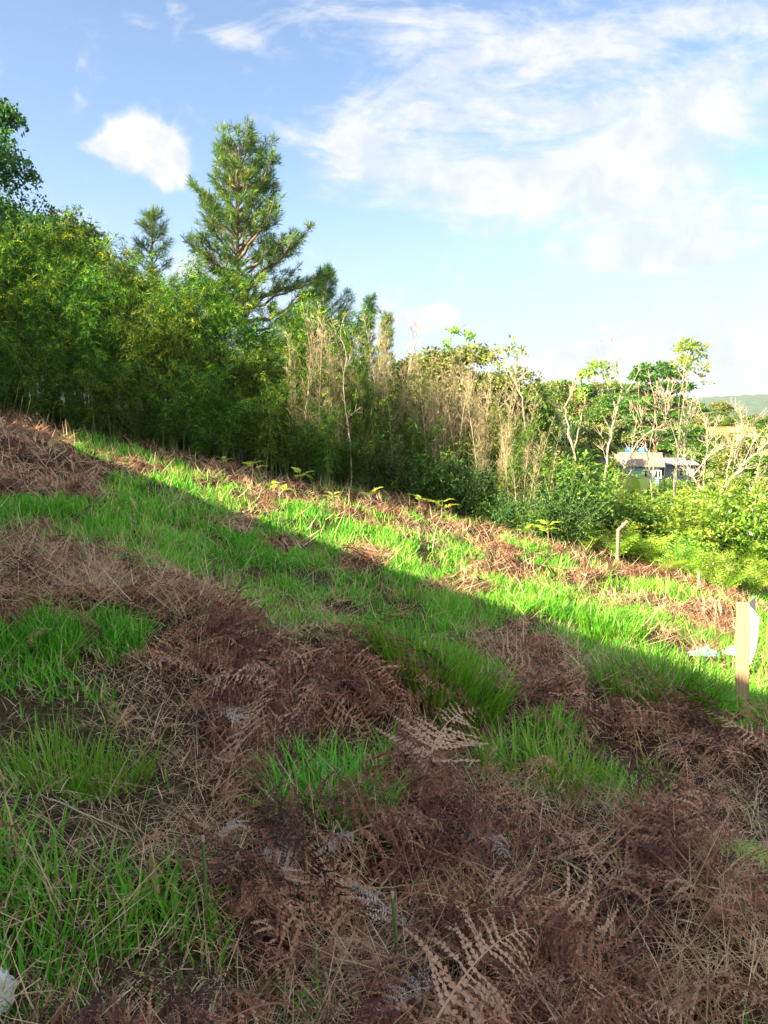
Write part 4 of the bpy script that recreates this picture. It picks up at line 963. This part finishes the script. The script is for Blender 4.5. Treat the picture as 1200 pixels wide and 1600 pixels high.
def house(name, label, loc, rz, W_, D_, He, Hr, wall, roofm, wins, doors=(), chim=False, over=.4, cat='house'):
    """gabled house, ridge along x; front faces -y"""
    root = empty(name, loc, label, cat, rz=rz); b = B(); w, d = W_ / 2, D_ / 2
    Vv = np.array([[-w, -d, -.6], [w, -d, -.6], [w, d, -.6], [-w, d, -.6], [-w, -d, He], [w, -d, He], [w, d, He], [-w, d, He], [-w, 0, Hr], [w, 0, Hr]])
    b.add(Vv, [[0, 1, 5, 4], [2, 3, 7, 6]], .5)
    b.add(Vv, [[3, 0, 4, 7], [1, 2, 6, 5]], .5)
    for sx in (-1, 1):   # gable triangles, as thin four-cornered faces
        b.add([[sx * w, -d, He], [sx * w, d, He], [sx * w, .02, Hr], [sx * w, -.02, Hr]], [[0, 1, 2, 3]], .5)
    to_obj('wall', b, wall, root)
    rb = B(); sl = (Hr - He) / d; ey = d + over; ez = He - sl * over + .06; rx = w + over
    corrugate(rb, (-rx, -ey, ez), (rx, -ey, ez), (rx, 0, Hr + .06), (-rx, 0, Hr + .06), int(W_ * 4)); corrugate(rb, (-rx, ey, ez), (rx, ey, ez), (rx, 0, Hr + .06), (-rx, 0, Hr + .06), int(W_ * 4))
    tube(rb, np.array([[-rx, 0, Hr + .09], [rx, 0, Hr + .09]]), .07, 6); to_obj('roof', rb, roofm, root)
    for (x, z, ww, hh) in wins:
        f = B(); t_ = .06
        for (cx, cz, sx, sz) in [(x, z + hh / 2, ww + t_, t_), (x, z - hh / 2, ww + 2 * t_, t_), (x - ww / 2, z, t_, hh - t_), (x + ww / 2, z, t_, hh - t_), (x, z, t_ * .7, hh - t_)]: box(f, (cx, -d - .03, cz), (sx, .08, sz))
        fo = to_obj('window', f, M_WHITE, root); p = B(); box(p, (x, -d - .012, z), (ww, .03, hh)); to_obj('pane', p, M_GLASS, fo)
    for (x, ww, hh) in doors:
        f = B(); box(f, (x, -d - .02, hh / 2), (ww, .06, hh)); do = to_obj('door', f, M_WOODD, root); p = B(); box(p, (x + ww * .35, -d - .08, hh * .48), (.03, .06, .14)); to_obj('handle', p, M_WHITE, do)
    return root
def gpt(px, Y, dz=0.0): x = (px - 600) / F * Y; return (x, Y, float(ground(x, Y)) + dz)
# turquoise house
Yh = 60.0; ez = at(1015, 727, Yh)[2]; rzz = at(1008, 709, Yh + 3)[2]; cx_ = (1000 - 600) / F * Yh; gz = float(ground(cx_ + 0, Yh + 2))
house('house', 'turquoise house with a tan sheet roof seen between bare trunks', (cx_, Yh + 2.2, gz), RAD(-14), 4.0, 4.4, ez - gz, rzz - gz, M_TURQ, M_ROOF, [(1.1, ez - gz - .7, .45, .6), (1.9, ez - gz - .7, .45, .6), (-.6, ez - gz - .9, .5, .6)], [(-1.5, .8, 1.6)])
cx_ = (1055 - 600) / F * 63; gz2 = float(ground(cx_, 64)); 
house('house', 'low mauve annex with slate roof right of the turquoise house', (cx_, 65.0, gz2), RAD(-8), 3.6, 4.2, at(1060, 726, 63)[2] - gz2, at(1060, 717, 66)[2] - gz2, M_MAUVE, M_SLATE, [(.9, at(1060, 722, 63)[2] - gz2 - .8, .6, .7), (-.9, at(1060, 722, 63)[2] - gz2 - .8, .6, .7)])
# slate roofed shed on the left
Ys = 50.0; cxs = (893 - 600) / F * Ys; gzs = float(ground(cxs, Ys))
house('shed', 'dark shed with a slate blue roof behind the crooked tree', (cxs, Ys + 2, gzs), RAD(10), 3.6, 4.0, at(893, 722, Ys)[2] - gzs, at(893, 706, Ys + 2)[2] - gzs, M_MAUVE, M_SLATE, [(.4, 1.1, .6, .6)], [(-.8, .8, 1.7)], cat='shed')
# orange roofed house on the far slope
Yo = 92.0; cxo = (1132 - 600) / F * Yo; ezo = at(1130, 684, Yo)[2]; gzo = min(float(ground(cxo, Yo + 2)), ezo - 2.2)
house('house', 'house with a long orange tiled roof high on the right', (cxo, Yo + 2, gzo), RAD(-10), 7.6, 4.5, ezo - gzo, ezo - gzo + 1.15, M_WHITE, M_TILE, [(-1.5, 1.3, .9, .8), (1.5, 1.3, .9, .8)], [(0, .9, 1.9)])
# water tanks
for px, lab in [(983, 'blue water tank, the left one of two above the tan roof'), (1004, 'blue water tank, the right one of two above the tan roof')]:
    Y = 67.0; c = at(px, 712, Y); gz = float(ground(c[0], Y)); r = empty('water_tank', (c[0], Y, gz), lab, 'water tank', 'blue water tanks by the turquoise house')
    b = B(); z0 = c[2] - gz; R_ = .36; P = [[0, 0, z0], [0, 0, z0 + .06], [0, 0, z0 + .52], [0, 0, z0 + .60], [0, 0, z0 + .66]]; tube(b, np.array(P), [R_ * .86, R_ * .9, R_, R_ * .98, R_ * .5], 14, .5, False); to_obj('body', b, M_TANK, r, True)
    b = B(); tube(b, np.array([[0, 0, z0 + .64], [0, 0, z0 + .70], [0, 0, z0 + .74]]), [R_ * .98, R_ * .9, .02], 14, .5, False); to_obj('lid', b, M_TANK, r, True)
    b = B()
    for sx in (-1, 1):
        for sy in (-1, 1): box(b, (sx * .3, sy * .3, z0 / 2 - .1), (.1, .1, z0 + .1))
    box(b, (0, 0, z0 - .03), (.9, .9, .06)); to_obj('stand', b, M_WOODD, r)
# pale heap / sheet by the right
def crumple(name, label, cat, px, py, w, h, mat, seed, lift=.03, kind=None, Y=None, dep=.6):
    rg = np.random.default_rng(seed); q_ = hit(px, py) if Y is None else np.array(gpt(px, Y)); n, m = 26, 18; u, v = np.meshgrid(np.linspace(-1, 1, n), np.linspace(-1, 1, m)); ox = rg.uniform(0, 50)
    X = u * w / 2 * (1 + .15 * np.sin(v * 5 + ox)); Yy = v * w * dep / 2; Z = h * np.clip(1 - np.abs(u) ** 2.2, 0, 1) * np.clip(1 - np.abs(v) ** 2.2, 0, 1) * (.35 + 1.1 * vn((u + 3) * 3.2 + ox, (v + 3) * 3.2)) + .25 * h * vn((u + 5) * 8, (v + 5) * 8 + ox)
    gx_, gy_ = grad(q_[0], q_[1]); Z = Z + X * gx_ + Yy * gy_ + lift; i = (np.arange(m - 1)[:, None] * n + np.arange(n - 1)[None]).ravel()
    b = B(); b.add(np.stack([X, Yy, Z], 2).reshape(-1, 3), np.stack([i, i + 1, i + n + 1, i + n], 1), .5); o = to_obj(name, b, mat, None, False, q_); tag(o, label, cat); return o
crumple('tarpaulin', 'white tarpaulin heap in the valley right of the stems', 'tarpaulin', 1106, 757, 2.0, .75, M_WHITE, 3, .9, Y=40)
M_BAG = surf('pale_blue_plastic', (.05, .26, .30), (.20, .48, .52), 8, .35, (1, 1, 1), .2)
M_WBAG = surf('white_plastic', (.55, .60, .60), (.72, .76, .76), 8, .35, (1, 1, 1), .2)
crumple('plastic_sheet', 'crumpled pale blue plastic sheet lying in grass near the stake', 'plastic sheet', 1100, 1024, .27, .07, M_BAG, 4, .0)
crumple('plastic_sheet', 'small white plastic scrap in sunny grass beside the stake', 'plastic sheet', 1146, 1032, .16, .08, M_WBAG, 8, .05)
crumple('plastic_bag', 'white plastic bag in the grass at the bottom left corner', 'plastic bag', -6, 1572, .09, .07, M_WBAG, 5, .03, dep=.8)

# ================================================================== STAKE WITH ITS SHEET, OLD POSTS
M_STAKE = surf('planed_pine', (.20, .13, .08), (.50, .36, .23), 22, .8, (7, 1, .22), .5)
M_GPOST = surf('weathered_post', (.13, .11, .09), (.27, .23, .19), 16, .9, (4, 4, .4), .3)
M_SHEET = surf('grey_card', (.42, .41, .42), (.52, .51, .52), 5, .6, (1, 1, 1), .02)
sb_ = hit(1159, 1120); Yst = sb_[1]; px2m = Yst / F * 1.03
root = empty('wooden_stake', sb_, 'pale wooden stake with a bent sheet, standing at the right', 'stake', rz=RAD(-14)); root.rotation_euler = (0, RAD(-2.6), RAD(-14))
htop = at(1159, 942, Yst)[2] - sb_[2]; sw_ = 18 * px2m
b = B(); box(b, (0, 0, htop / 2 - .06), (sw_, .045, htop + .12)); so = to_obj('post', b, M_STAKE, root)
bm_ = so.modifiers.new('bevel', 'BEVEL'); bm_.width = .003; bm_.segments = 2
def sheet(pts, th, name, lab=None):
    """a thin card through rows of (left, right) points, with thickness"""
    A_ = np.array(pts, float); k = len(A_); L_ = A_[:, 0]; R_ = A_[:, 1]; n_ = np.cross(R_[0] - L_[0], L_[-1] - L_[0]); n_ /= np.linalg.norm(n_); b = B()
    F_ = np.stack([L_, R_], 1).reshape(-1, 3); G_ = F_ + n_ * th; i = np.arange(k - 1) * 2
    b.add(F_, np.stack([i, i + 1, i + 3, i + 2], 1)); b.add(G_, np.stack([i, i + 2, i + 3, i + 1], 1))
    ring = [2 * j for j in range(k)] + [2 * j + 1 for j in range(k - 1, -1, -1)]; Vv = np.stack([F_[ring], G_[ring]], 1).reshape(-1, 3); m = len(ring); j = np.arange(m); j2 = (j + 1) % m
    b.add(Vv, np.stack([2 * j, 2 * j2, 2 * j2 + 1, 2 * j + 1], 1)); o = to_obj(name, b, M_SHEET, root)
    if lab: o['label'] = lab
    return o
x0 = sw_ / 2 + .001; u_ = px2m
H_ = htop
sheet([[(x0, .03, H_ - .01), (x0 + 17 * u_, .16, H_ + 3 * u_)], [(x0, .03, H_ - 30 * u_), (x0 + 17 * u_, .16, H_ - 28 * u_)], [(x0, .03, H_ - 78 * u_), (x0 + 17 * u_, .17, H_ - 72 * u_)]], .003, 'sign_sheet', 'grey rear panel of the bent sheet')
sheet([[(x0 + .002, -.02, H_ - 5 * u_), (x0 + 9.5 * u_, -.10, H_ - 16 * u_)], [(x0 + .002, -.02, H_ - 50 * u_), (x0 + 7 * u_, -.08, H_ - 66 * u_)], [(x0 + .002, -.02, H_ - 98 * u_), (x0 + 2.5 * u_, -.03, H_ - 92 * u_)]], .003, 'sheet_flap', 'bright folded front flap of the sheet')
def oldpost(px, py, top, arm, lab, w=.09):
    q_ = hit(px, py); Y = q_[1]; r = empty('fence_post', q_, lab, 'fence post'); h = at(px, top, Y)[2] - q_[2]
    b = B(); tube(b, np.array([[0, 0, -.2], [.01, 0, h * .5], [0, 0, h]]), [w * .5, w * .46, w * .42], 6); to_obj('post', b, M_GPOST, r, True)
    if arm:
        e = at(arm[0], arm[1], Y - .1) - q_; b = B(); d_ = norm(e - np.array([0, 0, h])); tube(b, np.array([np.array([0, 0, h]) - d_ * .03, e]), [w * .45, w * .4], 6); to_obj('arm', b, M_GPOST, r)
oldpost(964, 878, 829, (981, 814), 'old concrete fence post with a slanted top arm at the field edge')
oldpost(1091, 920, 893, None, 'short weathered post among the green ferns', .07)

# ================================================================== DISTINCT FOREGROUND PIECES
def lift_pt(px, py, h):
    """the place on the view line through (px,py) that is h above the soil"""
    ys = np.linspace(.8, 30, 5000); d = np.array([(px - 600) / F, 0, 0]) + FWD + UP * (800 - py) / F; P = CAM + d * (ys / d[1])[:, None]
    k = np.argmax(P[:, 2] - h < ground(P[:, 0], P[:, 1])); return P[k]
for px, py, tx, ty, lab in [(322, 1470, 317, 1312, 'green cut stem on the left of the foreground, tallest of three'), (620, 1545, 613, 1400, 'green cut stem with pale top in the middle foreground'), (790, 1352, 793, 1285, 'short dark cut stem before the grass on the right of centre')]:
    q_ = hit(px, py); e = at(tx, ty, q_[1]); v = e - q_; b = B(); P = spline([[0, 0, -.05], v * .5 + [.004, 0, 0], v], 7); tube(b, P, np.linspace(.006, .005, 7), 7)
    r = empty('cut_stem', q_, lab, 'cut stem', 'green cut stems in the foreground'); to_obj('stem', b, M_STEM, r, True)
    b = B(); tube(b, np.array([v - [0, 0, .004], v + [0, 0, .012]]), [.0064, .005], 6); to_obj('cut_end', b, M_TANC, r)
TW = [([(78, 1248), (140, 1275), (195, 1300)], .003, 'pale twig in the grass on the left', M_PALEB), ([(398, 1222), (430, 1252), (468, 1285)], .0045, 'pale straight twig left of the small grass tuft', M_PALEB),
      ([(510, 1508), (590, 1502), (668, 1497)], .0055, 'tan stalk lying level in the lower foreground', M_STALK), ([(507, 1510), (514, 1550), (510, 1598)], .0055, 'brown bent stalk running down to the bottom edge', M_STALK),
      ([(545, 1548), (610, 1512), (680, 1478)], .0045, 'brown stalk slanting under the level stalk', M_STALK), ([(650, 1318), (720, 1345), (790, 1385), (822, 1402)], .0035, 'long thin brown stalk across the middle of the bracken', M_STALK),
      ([(868, 1338), (915, 1365), (950, 1415), (963, 1470), (964, 1520)], .0035, 'thin tan stem arching through the right foreground', M_TANC), ([(1020, 1440), (1075, 1480), (1110, 1535), (1122, 1598)], .0040, 'reddish stem curving down near the bottom right corner', M_STALK),
      ([(578, 1420), (600, 1380), (630, 1346)], .0045, 'pale forked stalk in the centre foreground', M_TANC), ([(530, 1380), (590, 1388), (670, 1380)], .0035, 'pale stalk under the bleached fronds', M_TANC), ([(518, 1246), (528, 1205), (638, 1165)], .0028, 'thin brown stem standing right of the small grass tuft', M_STALK),
      ([(640, 1150), (628, 1210), (618, 1250)], .0028, 'thin reddish stem standing up in the centre', M_STALK), ([(236, 1330), (240, 1370), (243, 1400)], .005, 'short orange brown stalk piece left of the stalk bundle', M_STALK),
      ([(525, 1282), (545, 1320), (575, 1365)], .003, 'grey stem crossing the bleached fronds', M_PALEB), ([(530, 1310), (580, 1290), (630, 1284)], .003, 'grey stem arched over the bleached fronds', M_PALEB), ([(800, 1212), (870, 1222), (975, 1200)], .0025, 'thin stalk in front of the right grass tuft', M_STALK)]
for poly, r_, lab, mt in TW:
    P = np.array([lift_pt(px, py, .09 + .03 * (i % 2)) for i, (px, py) in enumerate(poly)]); o_ = P[0].copy(); b = B(); S = spline(P - o_, 14); S[1:-1] += rs.normal(0, r_ * .5, (12, 3)); tube(b, S, np.linspace(r_, r_ * .6, 14), 6)
    o = to_obj('dry_stalk', b, mt, None, True, o_); tag(o, lab, 'dry stalk', 'dry stalks in the foreground')
for k in range(5):
    a_, c_ = lift_pt(278 + 6 * k, 1352 + 4 * k - 6, .08), lift_pt(470 - 4 * k, 1328 + 5 * k, .10); b = B(); S = spline([a_ * 0, (c_ - a_) * .5 + rs.normal(0, .006, 3), c_ - a_], 8); tube(b, S, np.full(8, .0042), 6)
    o = to_obj('dry_stalk', b, M_STALK, None, True, a_); tag(o, 'reddish straight stalk, %s in the bundle of parallel stalks left of centre' % ['top one', 'second from the top', 'middle one', 'second from the bottom', 'bottom one'][k], 'dry stalk', 'bundle of parallel dry stalks')
FR = [((690, 1500), (532, 1402), .22, M_PALE, 'white bleached frond tip pointing up left in the lower foreground'), ((700, 1555), (596, 1537), .14, M_PALE, 'white frond lying level near the bottom'), ((650, 1395), (790, 1470), .30, M_DEAD, 'large tan frond drooping right of the green cut stem'),
      ((880, 1400), (795, 1450), .2, M_DEAD, 'tan frond with combed leaflets in the lower right foreground'), ((960, 1560), (860, 1480), .3, M_DEAD, 'broad brown frond near the bottom right'), ((1000, 1480), (1010, 1530), .18, M_DEAD, 'small striped frond right of centre near the bottom'),
      ((430, 1370), (455, 1290), .20, M_PALE, 'grey feathery frond right of the stalk bundle'), ((470, 1400), (425, 1350), .18, M_PALE, 'grey frond curling beside the stalk bundle'), ((345, 1330), (350, 1270), .16, M_PALE, 'small pale frond above the stalk bundle'), ((360, 1150), (375, 1085), .2, M_PALE, 'bleached bluish frond in the dark hollow'),
      ((200, 1150), (180, 1090), .22, M_DEAD, 'tan frond left of the dark hollow'), ((100, 985), (40, 985), .22, M_DEAD, 'tan frond at the left edge'), ((820, 1240), (835, 1180), .2, M_DEAD, 'orange brown frond standing in the right grass tuft'), ((730, 1290), (780, 1340), .22, M_PALE, 'pale frond hanging before the right grass tuft'),
      ((1090, 1180), (1120, 1200), .25, M_DEAD, 'brown frond below the stake'), ((1090, 1380), (1180, 1480), .35, M_DEAD, 'big arching brown frond at the bottom right'), ((900, 1500), (990, 1590), .35, M_DEAD, 'long brown frond running to the bottom edge'), ((340, 1430), (400, 1400), .2, M_DEAD, 'reddish frond mat below the stalk bundle'),
      ((560, 1300), (510, 1330), .2, M_PALE, 'pale frond among grey stems'), ((800, 1110), (900, 1120), .3, M_DEAD, 'brown frond crest right of the big grass tuft')]
fr = np.random.default_rng(77)
for i, (p0, p1, h_, mt, lab) in enumerate(FR):
    A_ = lift_pt(*p0, .10); C_ = lift_pt(*p1, .15); d_ = C_ - A_; L = max(np.linalg.norm(d_), .16) * 1.25; Vt, Qt, rt = frond_t(L, 14, 15, fr, True, .34 if i % 3 else .28, .17)
    ya = math.atan2(d_[1], d_[0]) - pi / 2; ti = math.atan2(d_[2], math.hypot(d_[0], d_[1])); y = Vt[:, 1] * cos(ti) - Vt[:, 2] * sin(ti); z = Vt[:, 1] * sin(ti) + Vt[:, 2] * cos(ti)
    o = to_obj('dead_frond', (np.stack([Vt[:, 0] * cos(ya) - y * sin(ya), Vt[:, 0] * sin(ya) + y * cos(ya), z], 1), Qt, np.clip(rt + .18, 0, .9)), mt, None, False, A_); tag(o, lab, 'dead fern frond', 'distinct dead fronds in the foreground')
# green fern branch at the right edge
Vt, Qt, rt = frond_t(.62, 12, 7, fr, False, .26, .2); A_ = lift_pt(1235, 1345, .16); C_ = lift_pt(1075, 1286, .2); d_ = C_ - A_; ya = math.atan2(d_[1], d_[0]) - pi / 2
o = to_obj('fern_frond', (np.stack([Vt[:, 0] * cos(ya) - Vt[:, 1] * sin(ya), Vt[:, 0] * sin(ya) + Vt[:, 1] * cos(ya), Vt[:, 2] * .25], 1) * (np.linalg.norm(d_) / .6), Qt, rt), M_FERN, None, False, A_); tag(o, 'fresh yellow green fern frond reaching in at the right edge', 'fern frond')
# grass tufts that stand out
def tuft(px, py, R_, n, L0, L1, W_, lab, dark=.0, lean=.9):
    c = hit(px, py); rr = R_ * np.sqrt(rs.random(n)); a = rs.uniform(0, 2 * pi, n); X = np.cos(a) * rr; Yy = np.sin(a) * rr * .7; z = ground(c[0] + X, c[1] + Yy) - c[2]; b = B()
    blades(b, np.stack([X, Yy, z - .01], 1), a + rs.normal(0, .7, n), rs.uniform(L0, L1, n), rs.uniform(.7, 1.2, n) * W_, rs.uniform(.05, .35, n), rs.uniform(.3, 1.3, n) * lean, 5, np.clip(rs.normal(.42 - dark, .16, n), 0, 1))
    o = to_obj('grass_tuft', b, M_GRASS, None, False, c); tag(o, lab, 'grass tuft', 'grass tufts that stand out of the field')
tuft(680, 1075, .36, 900, .20, .40, .013, 'big dark green grass tuft in the middle between brown mounds', .12)
tuft(512, 1268, .24, 330, .13, .28, .009, 'small grass tuft in the centre foreground')
tuft(870, 1225, .38, 380, .13, .27, .010, 'low bright grass tuft right of centre in the brown bracken')
tuft(770, 1205, .06, 26, .14, .25, .009, 'few broad grass blades left of the low bright tuft')
tuft(455, 1000, .40, 620, .16, .30, .011, 'dense grass tuft at the front of the green band left of the big tuft')
tuft(1020, 1100, .42, 800, .2, .36, .012, 'long bladed grass tuft in shade left of the stake', .12)
tuft(120, 1240, .30, 330, .14, .30, .008, 'grass tuft at the left edge beside the bracken')
tuft(110, 1420, .22, 150, .12, .24, .007, 'sparse bright grass tuft in the lower left')
tuft(40, 1590, .16, 160, .14, .26, .007, 'dark grass tuft at the bottom left corner', .1)
tuft(955, 1000, .35, 380, .2, .36, .012, 'dark grass tuft on the shadow line left of the stake', .1)

# ================================================================== HILLS FAR AWAY
def hills():
    nx2, ny2 = 160, 34; u = np.linspace(-1500, 2600, nx2); v = np.linspace(0, 1, ny2); Uu, Vv_ = np.meshgrid(u, v)
    top = 28 + 22 * fbm(Uu * .002 + 3, Uu * 0 + 1, 4) + 26 * sm(Uu, 500, 1100) ; X = Uu; Yy = 1300 + Vv_ * 900; Z = -30 + (top + 30) * np.sin(Vv_ * pi * .5) + (fbm(X * .03, Yy * .03, 4) - .5) * 16 + (fbm(X * .2, Yy * .2, 2) - .5) * 5
    i = (np.arange(ny2 - 1)[:, None] * nx2 + np.arange(nx2 - 1)[None]).ravel(); b = B(); b.add(np.stack([X, Yy, Z], 2).reshape(-1, 3), np.stack([i, i + 1, i + nx2 + 1, i + nx2], 1), .5)
    m = surf('far_forest', (.02, .055, .03), (.06, .11, .05), .05, 1, (1, 1, 1), .0, detail=10); o = to_obj('hills', b, m, None, True); tag(o, kind='structure')
hills()

# ================================================================== UNSEEN HOUSE ADDED LEFT OF THE VIEWER (fitted to throw the big shadow)
A_ = hit0(1085, 1062); B_ = hit0(120, 712); tE = tan(SUN_E); tA = 11.0; RA = A_ + np.array([SUN_H[0], SUN_H[1], tE]) * tA
tB = (RA[2] - B_[2]) / tE; RB = B_ + np.array([SUN_H[0], SUN_H[1], tE]) * tB
print('ridge', RA, RB, 'tB', tB, 'ground', ground(RA[0], RA[1]), ground(RB[0], RB[1]))
dv = (RB - RA)[:2]; Ln = np.linalg.norm(dv); dv /= Ln; ext = 13.0
mid = RA[:2] - dv * ext / 2 + dv * Ln / 2; Lt = Ln + ext; gzh = float(ground(mid[0], mid[1])) - .5
house('shadow_house', 'long white house added out of view to shade the field', (mid[0], mid[1], gzh), math.atan2(dv[1], dv[0]) , Lt - .8, 6.0, RA[2] - gzh - 1.6, RA[2] - gzh - .12, M_WHITE, M_TILE, [(k, 1.6, 1.0, 1.0) for k in (-8, -4, 4, 8)], [(0, .9, 2.0)])

# ================================================================== AIR
HZ = True
if HZ:
    b = B(); box(b, (300, 1250, 30), (6400, 4600, 134)); mh = bpy.data.materials.new('pale_air'); mh.use_nodes = True; t = mh.node_tree
    for n in list(t.nodes): t.nodes.remove(n)
    q = NG(t); v = q.node('ShaderNodeVolumePrincipled'); v.inputs['Color'].default_value = (.80, .88, 1, 1); v.inputs['Density'].default_value = .00014; v.inputs['Anisotropy'].default_value = .3
    o = q.node('ShaderNodeOutputMaterial'); q.link(v.outputs[0], o.inputs['Volume']); ho = to_obj('haze', b, mh); tag(ho, kind='stuff')
